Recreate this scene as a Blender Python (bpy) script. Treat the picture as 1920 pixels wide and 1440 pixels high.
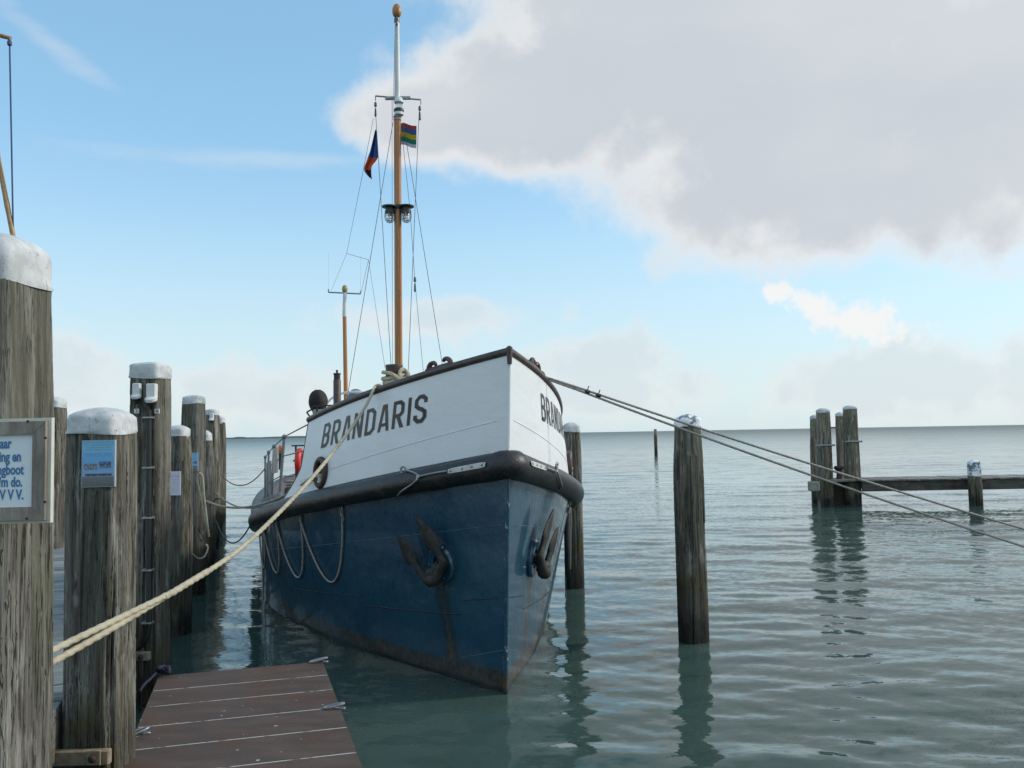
import bpy, bmesh, math, random
import numpy as np
from mathutils import Matrix, Vector

# ------------------------------------------------------------------ reset
for o in list(bpy.data.objects): bpy.data.objects.remove(o, do_unlink=True)
scene = bpy.context.scene
COL = scene.collection
rad = math.radians

# ------------------------------------------------------------------ camera
F, H = 1600.0, 2.4                      # focal length in photo pixels (1920 wide), eye height over the water
ROLL = rad(1.0)
PITCH = math.atan(93.0 * math.cos(ROLL) / F)
cam_d = bpy.data.cameras.new('camera'); cam = bpy.data.objects.new('camera', cam_d); COL.objects.link(cam)
cam_d.sensor_width = 36.0; cam_d.lens = F / 1920 * 36.0
cam_d.clip_start = 0.05; cam_d.clip_end = 60000
c_, s_ = math.cos(PITCH), math.sin(PITCH)
up0 = Vector((0, -s_, c_)); r0 = Vector((1, 0, 0)); fw = Vector((0, c_, s_))
right = r0 * math.cos(ROLL) - up0 * math.sin(ROLL)
up = r0 * math.sin(ROLL) + up0 * math.cos(ROLL)
m = Matrix.Identity(4)
for i in range(3):
    m[i][0] = right[i]; m[i][1] = up[i]; m[i][2] = -fw[i]
m[2][3] = H
cam.matrix_world = m
scene.camera = cam
scene.cycles.max_bounces = 6; scene.cycles.diffuse_bounces = 2; scene.cycles.glossy_bounces = 3; scene.cycles.caustics_reflective = False; scene.cycles.caustics_refractive = False
scene.render.resolution_x = 1024; scene.render.resolution_y = 768

def ray(u, v):
    u -= 960; v -= 720
    a = u * math.cos(ROLL) - v * math.sin(ROLL); b = u * math.sin(ROLL) + v * math.cos(ROLL)
    upc = -b / F
    return np.array([a / F, c_ - upc * s_, s_ + upc * c_])
def atY(u, v, Y):
    d = ray(u, v); return np.array([0, 0, H]) + d * (Y / d[1])
def atZ(u, v, z):
    d = ray(u, v); return np.array([0, 0, H]) + d * ((z - H) / d[2])
def azel(u, v):
    d = ray(u, v); d = d / np.linalg.norm(d)
    return math.atan2(d[0], d[1]), math.asin(d[2])

# ------------------------------------------------------------------ node helpers
class NT:
    def __init__(s, tree): s.t = tree; s.n = tree.nodes; s.l = tree.links
    def new(s, typ, **kw):
        n = s.n.new(typ)
        for k, v in kw.items(): setattr(n, k, v)
        return n
    def put(s, sock, val):
        if hasattr(val, 'is_linked') or isinstance(val, bpy.types.NodeSocket): s.l.new(val, sock)
        else: sock.default_value = val
    def math(s, op, a, b=None, c=None, clamp=False):
        n = s.new('ShaderNodeMath', operation=op, use_clamp=clamp)
        s.put(n.inputs[0], a)
        if b is not None: s.put(n.inputs[1], b)
        if c is not None: s.put(n.inputs[2], c)
        return n.outputs[0]
    def smooth(s, x, lo, hi, a=0.0, b=1.0):
        n = s.new('ShaderNodeMapRange', interpolation_type='SMOOTHSTEP')
        s.put(n.inputs['Value'], x); s.put(n.inputs['From Min'], lo); s.put(n.inputs['From Max'], hi)
        s.put(n.inputs['To Min'], a); s.put(n.inputs['To Max'], b)
        return n.outputs[0]
    def mix(s, f, a, b, blend='MIX'):
        n = s.new('ShaderNodeMix', data_type='RGBA', blend_type=blend)
        s.put(n.inputs[0], f)
        for i, v in ((6, a), (7, b)):
            if isinstance(v, (tuple, list)) and len(v) == 3: v = (*v, 1)
            s.put(n.inputs[i], v)
        return n.outputs[2]
    def noise(s, vec, scale, detail=4, rough=.55, dist=0.0, dim='3D', out=0):
        n = s.new('ShaderNodeTexNoise', noise_dimensions=dim)
        if vec is not None: s.l.new(vec, n.inputs['Vector'])
        n.inputs['Scale'].default_value = scale; n.inputs['Detail'].default_value = detail
        n.inputs['Roughness'].default_value = rough; n.inputs['Distortion'].default_value = dist
        return n.outputs[out]
    def mapping(s, vec, scale=(1, 1, 1), loc=(0, 0, 0), rot=(0, 0, 0)):
        n = s.new('ShaderNodeMapping'); s.l.new(vec, n.inputs[0])
        n.inputs['Scale'].default_value = scale; n.inputs['Location'].default_value = loc; n.inputs['Rotation'].default_value = rot
        return n.outputs[0]
    def sep(s, vec):
        n = s.new('ShaderNodeSeparateXYZ'); s.l.new(vec, n.inputs[0]); return n.outputs
    def ramp(s, x, stops, interp='LINEAR'):
        n = s.new('ShaderNodeValToRGB'); s.l.new(x, n.inputs[0]); cr = n.color_ramp; cr.interpolation = interp
        while len(cr.elements) < len(stops): cr.elements.new(.5)
        for e, (p, c) in zip(cr.elements, stops): e.position = p; e.color = (*c, 1)
        return n.outputs[0]

# ------------------------------------------------------------------ world: sky with clouds
SUN_AZ = rad(82)        # from +Y towards +X : the sun stands to the right
SUN_EL = rad(30)
world = bpy.data.worlds.new('World'); scene.world = world; world.use_nodes = True
world.cycles.sampling_method = 'MANUAL'; world.cycles.sample_map_resolution = 1024
wt = NT(world.node_tree); wt.n.clear()
out = wt.new('ShaderNodeOutputWorld'); bg = wt.new('ShaderNodeBackground'); wt.l.new(bg.outputs[0], out.inputs[0])
sky = wt.new('ShaderNodeTexSky', sky_type='NISHITA'); sky.sun_disc = False
sky.sun_elevation = SUN_EL; sky.sun_rotation = SUN_AZ; sky.altitude = 0; sky.air_density = 1.0; sky.dust_density = 0.6; sky.ozone_density = 1.6
SKY_STRENGTH = 0.12
bg.inputs['Strength'].default_value = SKY_STRENGTH
tc = wt.new('ShaderNodeTexCoord'); D = tc.outputs['Generated']
nrm = wt.new('ShaderNodeVectorMath', operation='NORMALIZE'); wt.l.new(D, nrm.inputs[0]); D = nrm.outputs[0]
dx, dy, dz = wt.sep(D)
AZ = wt.math('ARCTAN2', dx, dy); EL = wt.math('ARCSINE', dz)
n_big = wt.noise(D, 5.5, 6, .56); n_fine = wt.noise(D, 21.0, 5, .56)
NZ = wt.math('ADD', wt.math('MULTIPLY', wt.math('SUBTRACT', n_big, .5), 1.0), wt.math('MULTIPLY', wt.math('SUBTRACT', n_fine, .5), .75))
def ell(u, v, ru, rv, rot=0.0):
    """one cloud lobe as an ellipse in azimuth / elevation"""
    a, e = azel(u, v)
    X = wt.math('SUBTRACT', AZ, a); Y = wt.math('SUBTRACT', EL, e)
    cr, sr = math.cos(rot), math.sin(rot)
    p = wt.math('ADD', wt.math('MULTIPLY', X, cr * F / ru), wt.math('MULTIPLY', Y, sr * F / ru))
    q = wt.math('ADD', wt.math('MULTIPLY', X, -sr * F / rv), wt.math('MULTIPLY', Y, cr * F / rv))
    d = wt.math('SQRT', wt.math('ADD', wt.math('MULTIPLY', p, p), wt.math('MULTIPLY', q, q)))
    return wt.math('SUBTRACT', 1.0, d)
def union(fs):
    f = fs[0]
    for g in fs[1:]: f = wt.math('SMOOTH_MAX', f, g, .12)
    return f
big = union([ell(1400, 60, 600, 320), ell(1480, 310, 330, 195), ell(2000, 140, 560, 265), ell(835, 222, 195, 90), ell(1020, 190, 290, 150), ell(1780, -330, 640, 330)])
low = union([ell(800, 605, 290, 62), ell(1090, 685, 190, 66), ell(470, 745, 250, 80), ell(110, 700, 150, 95), ell(1730, 715, 420, 80), ell(1000, 740, 420, 60), ell(-300, 690, 330, 110), ell(2300, 690, 420, 110)])
small = union([ell(1464, 546, 30, 24), ell(1530, 575, 75, 30, -.42), ell(1620, 606, 100, 36, -.25)])
# unseen clouds round the rest of the sky, brightened to light the starboard side
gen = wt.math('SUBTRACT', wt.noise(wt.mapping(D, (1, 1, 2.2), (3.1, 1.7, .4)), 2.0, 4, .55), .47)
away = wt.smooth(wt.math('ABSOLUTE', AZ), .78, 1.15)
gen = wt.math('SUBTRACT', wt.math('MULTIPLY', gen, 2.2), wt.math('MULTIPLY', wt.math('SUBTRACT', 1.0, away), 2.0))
fb = wt.math('ADD', big, wt.math('MULTIPLY', NZ, .70))
fl = wt.math('ADD', low, wt.math('MULTIPLY', NZ, 1.9))
fs = wt.math('ADD', small, wt.math('MULTIPLY', wt.math('SUBTRACT', wt.noise(D, 46.0, 4, .6), .5), 2.6))
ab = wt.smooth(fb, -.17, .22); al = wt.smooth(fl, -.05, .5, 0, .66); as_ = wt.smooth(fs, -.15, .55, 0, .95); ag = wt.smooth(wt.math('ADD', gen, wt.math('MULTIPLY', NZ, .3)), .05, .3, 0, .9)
# thin high streaks
cir = union([ell(480, 300, 420, 26, .045), ell(1890, 515, 170, 14, .12), ell(100, 85, 170, 26, -.5)])
ac = wt.smooth(wt.math('ADD', cir, wt.math('MULTIPLY', wt.math('SUBTRACT', wt.noise(wt.mapping(D, (1, 1, 5)), 9, 3, .6), .5), 1.6)), .0, 1.1, 0, .27)
# a clear-sky colour : Nishita, lifted a little towards cyan as the photograph's camera renders it
hs = wt.new('ShaderNodeHueSaturation'); wt.l.new(sky.outputs[0], hs.inputs['Color']); hs.inputs['Hue'].default_value = .487; hs.inputs['Saturation'].default_value = 1.0; hs.inputs['Value'].default_value = 1.0
base = hs.outputs[0]
K = .933 / SKY_STRENGTH
def kc(c): return tuple(x * K for x in c)
grey, white, lowc = kc((.402, .436, .474)), kc((.565, .575, .575)), kc((.475, .515, .54))
base = wt.mix(.38, base, kc((.20, .42, .66)))
base = wt.mix(1.0, base, (1.11, 1.10, 1.065), 'MULTIPLY')
hz = wt.smooth(EL, -.02, .34, .82, 0.0)
base = wt.mix(hz, base, kc((.46, .555, .58)))
cA = wt.mix(wt.smooth(wt.math('ADD', fb, wt.math('MULTIPLY', NZ, .35)), .0, .42), kc((.565, .575, .58)), grey)
cA = wt.mix(wt.smooth(wt.noise(wt.mapping(D, (1, 1, 2.4)), 3.2, 4, .5), .35, .75, 0, .30), cA, white)
cL = wt.mix(wt.smooth(wt.math('ADD', fl, wt.math('MULTIPLY', NZ, .6)), .15, .75), white, lowc)
col = wt.mix(ac, base, white)
col = wt.mix(al, col, cL)
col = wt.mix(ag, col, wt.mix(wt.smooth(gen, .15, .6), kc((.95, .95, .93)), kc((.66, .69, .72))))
col = wt.mix(as_, col, kc((.63, .635, .63)))
col = wt.mix(ab, col, cA)
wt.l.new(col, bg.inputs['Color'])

sun_d = bpy.data.lights.new('sun', 'SUN'); sun = bpy.data.objects.new('sun', sun_d); COL.objects.link(sun)
sun_d.energy = 1.5; sun_d.angle = rad(7); sun_d.color = (1.0, .94, .84)
sd = Vector((math.sin(SUN_AZ) * math.cos(SUN_EL), math.cos(SUN_AZ) * math.cos(SUN_EL), math.sin(SUN_EL)))
sun.rotation_euler = sd.to_track_quat('Z', 'Y').to_euler(); sun.location = (20, 5, 30)

vs = scene.view_settings
scene.display_settings.display_device = 'sRGB'
vs.view_transform = 'Standard'; vs.look = 'None'; vs.exposure = 0.65; vs.gamma = 1.0; vs.use_curve_mapping = False

# ------------------------------------------------------------------ geometry helpers
ROOT = {}          # object -> (location, rz) of the root it belongs to
def to_local(v, parent):
    v = np.asarray(v, float)
    if parent is None: return v
    loc, rz = ROOT[parent]
    d = v - np.array(loc)
    c, s = math.cos(-rz), math.sin(-rz)
    return np.stack([d[:, 0] * c - d[:, 1] * s, d[:, 0] * s + d[:, 1] * c, d[:, 2]], 1)
class MB:
    def __init__(s): s.v = []; s.f = []; s.n = 0; s.uv = []
    def add(s, v, f, uv=None):
        v = np.asarray(v, float).reshape(-1, 3)
        s.v.append(v); s.f += [tuple(i + s.n for i in q) for q in f]; s.n += len(v)
        s.uv.append(np.zeros((len(v), 2)) if uv is None else np.asarray(uv, float)); return s
    def grid(s, P, close_u=False, close_v=False, uv=None, flip=False):
        P = np.asarray(P, float); a, b = P.shape[:2]; fs = []
        for i in range(a if close_u else a - 1):
            for j in range(b if close_v else b - 1):
                q = (i * b + j, ((i + 1) % a) * b + j, ((i + 1) % a) * b + (j + 1) % b, i * b + (j + 1) % b)
                fs.append(q[::-1] if flip else q)
        return s.add(P.reshape(-1, 3), fs, None if uv is None else np.asarray(uv).reshape(-1, 2))
    def box(s, c, size, bev=0.0, rz=0.0, R=None, rx=0.0):
        bm = bmesh.new(); bmesh.ops.create_cube(bm, size=1.0)
        for v in bm.verts: v.co = Vector((v.co.x * size[0], v.co.y * size[1], v.co.z * size[2]))
        if bev > 0: bmesh.ops.bevel(bm, geom=list(bm.edges), offset=bev, segments=1, affect='EDGES', profile=.7)
        bm.verts.index_update()
        M = np.array(R) if R is not None else np.array(Matrix.Rotation(rz, 3, 'Z') @ Matrix.Rotation(rx, 3, 'X'))
        v = np.array([tuple(x.co) for x in bm.verts]) @ M.T + np.array(c)
        f = [tuple(x.index for x in q.verts) for q in bm.faces]; bm.free()
        return s.add(v, f)
    def tube(s, P, r, n=8, closed=False, cap=True, strands=0, lay=.1, amp=.14, squash=None):
        P = np.asarray(P, float); N = len(P)
        T = np.gradient(P, axis=0)
        if closed: T = np.roll(P, -1, 0) - np.roll(P, 1, 0)
        T /= np.linalg.norm(T, axis=1)[:, None] + 1e-12
        ref = np.array([0, 0, 1.]) if abs(T[0][2]) < .9 else np.array([1., 0, 0])
        nv = np.cross(T[0], ref); nv /= np.linalg.norm(nv)
        ns = []
        for i in range(N):
            nv = nv - T[i] * nv.dot(T[i]); nv /= np.linalg.norm(nv); ns.append(nv.copy())
        ns = np.array(ns); bs = np.cross(T, ns)
        L = np.concatenate([[0], np.cumsum(np.linalg.norm(np.diff(P, axis=0), axis=1))])
        th = np.linspace(0, 2 * math.pi, n, endpoint=False)
        rr = np.broadcast_to(np.asarray(r, float).reshape(-1, 1) if np.ndim(r) else np.full((N, 1), r), (N, n)).copy()
        if strands: rr = rr * (1 + amp * (np.abs(np.cos((th[None] * strands - L[:, None] * 2 * math.pi / lay * 1.0) / 2)) - .6))
        V = P[:, None] + rr[..., None] * (np.cos(th)[None, :, None] * ns[:, None] + np.sin(th)[None, :, None] * bs[:, None])
        base = s.n
        s.grid(V, close_u=closed, close_v=True)
        if cap and not closed:
            s.f.append(tuple(base + j for j in range(n))); s.f.append(tuple(base + (N - 1) * n + j for j in range(n))[::-1])
        return s
    def lathe(s, prof, c, n=16, axis='Z', R=None):
        prof = np.asarray(prof, float); th = np.linspace(0, 2 * math.pi, n, endpoint=False)
        V = np.stack([prof[:, 0][:, None] * np.cos(th), prof[:, 0][:, None] * np.sin(th), np.repeat(prof[:, 1][:, None], n, 1)], -1)
        if R is not None: V = V @ np.array(R).T
        base = s.n
        s.grid(V + np.array(c), close_v=True, flip=True)
        s.f.append(tuple(base + j for j in range(n))[::-1]); s.f.append(tuple(base + (len(prof) - 1) * n + j for j in range(n)))
        return s
    def build(s, name, mat, parent=None, sharp=38, smooth=True, origin=None, uv=False):
        V = np.concatenate(s.v)
        me = bpy.data.meshes.new(name)
        o = bpy.data.objects.new(name, me); COL.objects.link(o)
        if parent is not None:
            V = to_local(V, parent); o.parent = parent; ROOT[o] = ROOT[parent]
        else:
            if origin is None: origin = (float((V[:, 0].min() + V[:, 0].max()) / 2), float((V[:, 1].min() + V[:, 1].max()) / 2), float(V[:, 2].min()))
            V = V - np.array(origin); o.location = origin; ROOT[o] = (tuple(origin), 0.0)
        me.from_pydata(V.tolist(), [], s.f)
        if uv:
            U = np.concatenate(s.uv); lay = me.uv_layers.new(name='UVMap')
            idx = np.empty(len(me.loops), int); me.loops.foreach_get('vertex_index', idx)
            lay.data.foreach_set('uv', U[idx].ravel())
        if smooth:
            me.polygons.foreach_set('use_smooth', [True] * len(me.polygons))
            me.set_sharp_from_angle(angle=rad(sharp))
        me.materials.append(mat); me.update()
        return o
def tag(o, label=None, cat=None, group=None, kind=None):
    if label: o['label'] = label
    if cat: o['category'] = cat
    if group: o['group'] = group
    if kind: o['kind'] = kind
    return o
def thing(name, label, cat, loc, rz=0.0, group=None):
    o = bpy.data.objects.new(name, None); COL.objects.link(o); o.location = loc; o.rotation_euler = (0, 0, rz)
    o.empty_display_size = .1
    ROOT[o] = (tuple(float(x) for x in loc), rz); return tag(o, label, cat, group)
def lerp(a, b, n): return np.asarray(a)[None] + (np.asarray(b) - np.asarray(a))[None] * np.linspace(0, 1, n)[:, None]
def sag(a, b, d, n=40):
    """a line hanging from a to b with sag d"""
    P = lerp(a, b, n); t = np.linspace(0, 1, n); P[:, 2] -= 4 * d * t * (1 - t); return P
def spline(pts, n=12, closed=False):
    P = np.asarray(pts, float); N = len(P); outp = []
    for i in range(N if closed else N - 1):
        g = lambda k: P[k % N] if closed else P[min(max(k, 0), N - 1)]
        p0, p1, p2, p3 = g(i - 1), g(i), g(i + 1), g(i + 2)
        for t in np.linspace(0, 1, n, endpoint=False):
            outp.append(.5 * (2 * p1 + (p2 - p0) * t + (2 * p0 - 5 * p1 + 4 * p2 - p3) * t * t + (3 * p1 - p0 - 3 * p2 + p3) * t ** 3))
    if not closed: outp.append(P[-1])
    return np.array(outp)
def resample(P, step):
    P = np.asarray(P); L = np.concatenate([[0], np.cumsum(np.linalg.norm(np.diff(P, axis=0), axis=1))])
    n = max(3, int(L[-1] / step)); q = np.linspace(0, L[-1], n)
    return np.stack([np.interp(q, L, P[:, k]) for k in range(3)], 1)

# ------------------------------------------------------------------ materials
def mat(name, color=(.5, .5, .5), rough=.5, metal=0.0, spec=.5, coat=0.0):
    M = bpy.data.materials.new(name); M.use_nodes = True; t = NT(M.node_tree)
    b = t.n['Principled BSDF']; b.inputs['Base Color'].default_value = (*color, 1); b.inputs['Roughness'].default_value = rough
    b.inputs['Metallic'].default_value = metal; b.inputs['Specular IOR Level'].default_value = spec; b.inputs['Coat Weight'].default_value = coat
    b.inputs['Coat Roughness'].default_value = .07
    return M, t, b
def bump(t, b, h, strength, dist):
    n = t.new('ShaderNodeBump'); n.inputs['Strength'].default_value = strength; n.inputs['Distance'].default_value = dist
    t.l.new(h, n.inputs['Height']); t.l.new(n.outputs[0], b.inputs['Normal']); return n
def worn(name, c1, c2, rough=.5, scale=6, metal=0.0, c3=None, bmp=.0, spec=.5, detail=6, thr=(.4, .7), objv=True, stretch=(1, 1, 1), coat=0.0):
    """two-tone worn surface with fine grain"""
    M, t, b = mat(name, c1, rough, metal, spec, coat)
    v = t.new('ShaderNodeNewGeometry').outputs['Position']
    v = t.mapping(v, stretch)
    n = t.noise(v, scale, detail, .62); col = t.mix(t.smooth(n, *thr), c1, c2)
    n2 = t.noise(v, scale * 7, 4, .6)
    col = t.mix(t.smooth(n2, .3, .8, 0, .35), col, c3 or c2)
    t.l.new(col, b.inputs['Base Color'])
    t.l.new(t.smooth(n2, .3, .7, rough * .85, min(1, rough * 1.2)), b.inputs['Roughness'])
    if bmp: bump(t, b, t.math('ADD', n, t.math('MULTIPLY', n2, .5)), .6, bmp)
    return M

def wood_pile(name='weathered_pile_wood', tint=(1.14, 1.14, 1.08)):
    M, t, b = mat(name, rough=.85, spec=.25)
    pos = t.new('ShaderNodeNewGeometry').outputs['Position']; x, y, z = t.sep(pos)
    info = t.new('ShaderNodeObjectInfo').outputs['Random']
    off = t.new('ShaderNodeCombineXYZ'); t.l.new(t.math('MULTIPLY', info, 37.0), off.inputs[0]); t.l.new(t.math('MULTIPLY', info, 11.0), off.inputs[2])
    pv = t.new('ShaderNodeVectorMath', operation='ADD'); t.l.new(pos, pv.inputs[0]); t.l.new(off.outputs[0], pv.inputs[1]); pv = pv.outputs[0]
    streak = t.noise(t.mapping(pv, (16, 16, .9)), 1.0, 8, .68, .5)
    fine = t.noise(t.mapping(pv, (70, 70, 3.0)), 1.0, 6, .72, .3)
    blotch = t.noise(t.mapping(pv, (3.5, 3.5, 1.2)), 1.0, 6, .6)
    big = t.noise(t.mapping(pv, (5, 5, .35)), 1.0, 4, .55)
    crack = t.noise(t.mapping(pv, (34, 34, 1.1)), 1.0, 3, .6, .2)
    c = t.ramp(streak, [(.30, (.045, .040, .032)), (.43, (.105, .096, .080)), (.54, (.190, .180, .158)), (.70, (.33, .318, .29))])
    c = t.mix(t.smooth(fine, .32, .60, .70, 0), c, (.035, .030, .025))
    c = t.mix(t.smooth(big, .46, .66, 0, .72), c, (.060, .053, .043))
    c = t.mix(t.smooth(blotch, .52, .72, 0, .45), c, (.105, .110, .060))
    c = t.mix(t.smooth(t.noise(t.mapping(pv, (7, 7, 1.6), (9, 3, 1)), 1.0, 5, .65), .54, .66, 0, .5), c, (.36, .35, .325))
    c = t.mix(t.math('MULTIPLY', t.smooth(z, 1.7, 2.9), .30), c, (.15, .145, .105))
    cr = t.math('ABSOLUTE', t.math('SUBTRACT', crack, .5))
    ckm = t.math('MULTIPLY', t.smooth(cr, .022, .006), t.smooth(blotch, .40, .55))
    c = t.mix(t.math('MULTIPLY', ckm, .85), c, (.014, .012, .010))
    c = t.mix(1.0, c, tint, 'MULTIPLY')
    wl = t.math('ADD', z, t.math('MULTIPLY', t.math('SUBTRACT', t.noise(t.mapping(pv, (9, 9, 3)), 1, 5), .5), .5))
    alg = t.math('MULTIPLY', t.smooth(wl, .25, .45), t.smooth(wl, .95, .6))
    c = t.mix(t.math('MULTIPLY', alg, t.smooth(t.noise(t.mapping(pv, (6, 6, 4)), 1, 5), .45, .62, 0, .75)), c, (.13, .115, .025))
    c = t.mix(t.smooth(wl, 1.05, .5, 0, .5), c, (.040, .036, .029))
    c = t.mix(t.smooth(wl, .42, .12, 0, .9), c, (.018, .018, .012))
    droppings = t.noise(t.mapping(pv, (26, 26, 5)), 1, 4, .6)
    c = t.mix(t.math('MULTIPLY', t.smooth(droppings, .69, .76, 0, .7), t.smooth(blotch, .48, .6)), c, (.5, .49, .45))
    t.l.new(c, b.inputs['Base Color'])
    t.l.new(t.smooth(wl, .35, .05, .85, .25), b.inputs['Roughness'])
    bump(t, b, t.math('SUBTRACT', t.math('ADD', t.math('MULTIPLY', streak, 1.0), t.math('MULTIPLY', fine, .9)), t.math('MULTIPLY', ckm, .9)), 1.0, .014)
    return M
M_pile = wood_pile(); M_bleached = wood_pile('bleached_pile_wood', (1.75, 1.62, 1.42))
def cap_mat():
    M, t, b = mat('pile_cap_white_paint', rough=.6, spec=.3)
    pos = t.new('ShaderNodeNewGeometry').outputs['Position']
    n = t.noise(pos, 9, 7, .65); n2 = t.noise(t.mapping(pos, (40, 40, 22)), 1, 5, .7)
    c = t.mix(t.smooth(n, .36, .62, 0, .85), (.60, .605, .60), (.42, .425, .415))
    c = t.mix(t.smooth(n2, .60, .68, 0, .75), c, (.16, .15, .12))
    c = t.mix(t.smooth(t.noise(pos, 26, 5, .6), .66, .70, 0, .7), c, (.20, .19, .17))
    t.l.new(c, b.inputs['Base Color']); bump(t, b, t.math('ADD', n, n2), .6, .004)
    return M
M_cap = cap_mat()
def flaky_cap():
    M, t, b = mat('flaking_cap_paint', rough=.6, spec=.3)
    pos = t.new('ShaderNodeNewGeometry').outputs['Position']
    n = t.noise(pos, 5.5, 6, .6, .6)
    c = t.mix(t.smooth(n, .50, .54), (.78, .79, .80), (.17, .19, .22))
    t.l.new(c, b.inputs['Base Color']); bump(t, b, n, .6, .004); return M
M_flaky = flaky_cap()
def plank_mat(name, dark, light, rot=0.0, rough=.75, sc=(3, 40, 40), spec=.3):
    M, t, b = mat(name, rough=rough, spec=spec)
    pos = t.new('ShaderNodeNewGeometry').outputs['Position']; info = t.new('ShaderNodeObjectInfo').outputs['Random']
    off = t.new('ShaderNodeCombineXYZ'); t.l.new(t.math('MULTIPLY', info, 53.0), off.inputs[0])
    rotv = t.mapping(pos, (1, 1, 1), (0, 0, 0), (0, 0, -rot))
    pv = t.new('ShaderNodeVectorMath', operation='ADD'); t.l.new(rotv, pv.inputs[0]); t.l.new(off.outputs[0], pv.inputs[1]); pv = pv.outputs[0]
    n = t.noise(t.mapping(pv, sc), 1, 7, .66, .3); n2 = t.noise(pv, 4, 5, .6); n3 = t.noise(t.mapping(pv, (14, 22, 10)), 1, 5, .6)
    c = t.mix(t.smooth(n, .3, .7), dark, light)
    c = t.mix(t.smooth(n2, .4, .7, 0, .5), c, tuple(x * .6 for x in dark))
    c = t.mix(t.smooth(n3, .70, .74, 0, .6), c, (.42, .40, .36))
    v = t.new('ShaderNodeHueSaturation'); t.l.new(c, v.inputs['Color']); t.l.new(t.smooth(info, 0, 1, .8, 1.2), v.inputs['Value'])
    t.l.new(v.outputs[0], b.inputs['Base Color']); t.l.new(t.smooth(n2, .3, .7, rough * .8, rough), b.inputs['Roughness'])
    bump(t, b, n, .6, .004); return M

M_black = worn('black_rubber', (.012, .0115, .0115), (.038, .037, .036), .40, 5, bmp=.016, spec=.5, c3=(.06, .058, .055), thr=(.5, .72))
M_white_metal = worn('galvanised_plate', (.55, .54, .48), (.42, .41, .37), .45, 12, .0)
M_steel = worn('galvanised_steel', (.36, .37, .37), (.22, .22, .21), .42, 20, .6)
M_rust = worn('rusted_iron', (.040, .028, .022), (.075, .045, .030), .75, 14, .2, bmp=.006)
M_bronze = worn('corroded_anchor_iron', (.022, .018, .015), (.060, .055, .048), .68, 9, .3, c3=(.035, .05, .045), bmp=.008)
M_rail = worn('brown_painted_rail', (.052, .034, .030), (.085, .060, .052), .42, 9, bmp=.002)
M_bollard = worn('brown_painted_iron', (.055, .030, .024), (.095, .058, .045), .5, 14, bmp=.002)
M_rope = worn('pale_mooring_rope', (.47, .42, .31), (.36, .31, .22), .85, 14, c3=(.30, .25, .17), spec=.2)
M_rope_grey = worn('grey_mooring_rope', (.36, .33, .285), (.26, .235, .20), .85, 14, spec=.2)
M_rope_thin = worn('dull_brown_line', (.13, .115, .10), (.09, .08, .07), .85, 14, spec=.2)
M_wire = worn('rigging_wire', (.13, .13, .135), (.09, .09, .09), .45, 14, .5)
M_blackcloth = worn('black_canvas', (.013, .012, .012), (.024, .022, .022), .8, 10, bmp=.01)
M_cable = worn('black_cable', (.012, .012, .013), (.02, .02, .02), .45, 14)
M_plastic = worn('white_plastic', (.68, .68, .66), (.60, .60, .57), .4, 14)
M_red = worn('orange_red_plastic', (.62, .035, .02), (.5, .03, .02), .4, 8)
M_orange = worn('orange_lamp', (.75, .20, .03), (.65, .16, .03), .3, 8)
M_grey = worn('grey_painted_steel', (.20, .21, .22), (.15, .155, .16), .45, 8)
M_blk_letter = worn('black_letter_paint', (.010, .010, .011), (.016, .016, .017), .36, 8, spec=.5)
M_green_steel = worn('dark_green_lamp', (.022, .032, .026), (.035, .045, .036), .45, 12)
M_teal = worn('teal_float', (.10, .26, .27), (.08, .20, .21), .4, 10)
M_darkpvc = worn('navy_cord', (.010, .012, .03), (.02, .022, .045), .7, 30)
M_dome = worn('grey_dome', (.14, .16, .19), (.11, .125, .15), .5, 8)
M_bamboo = worn('bamboo', (.42, .27, .12), (.30, .17, .07), .5, 10, stretch=(1, 1, 3))
M_cord_blue = worn('blue_halyard', (.05, .08, .20), (.06, .08, .15), .7, 30)
M_board_frame = plank_mat('weathered_frame_wood', (.20, .165, .13), (.36, .31, .26), 0.0, sc=(30, 30, 6))
M_signwhite = worn('sign_white', (.76, .78, .79), (.72, .74, .75), .35, 3)
M_signblue = mat('sign_blue_letters', (.055, .19, .36), .45)[0]
M_cream_edge = worn('cream_board_edge', (.62, .60, .50), (.52, .50, .41), .6, 10)
M_ink = mat('dark_ink', (.03, .03, .03), .6)[0]
def glass_mat():
    M, t, b = mat('lamp_glass', (.85, .87, .88), .05); b.inputs['Transmission Weight'].default_value = .85; b.inputs['IOR'].default_value = 1.45; return M
M_glass = glass_mat()

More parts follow.
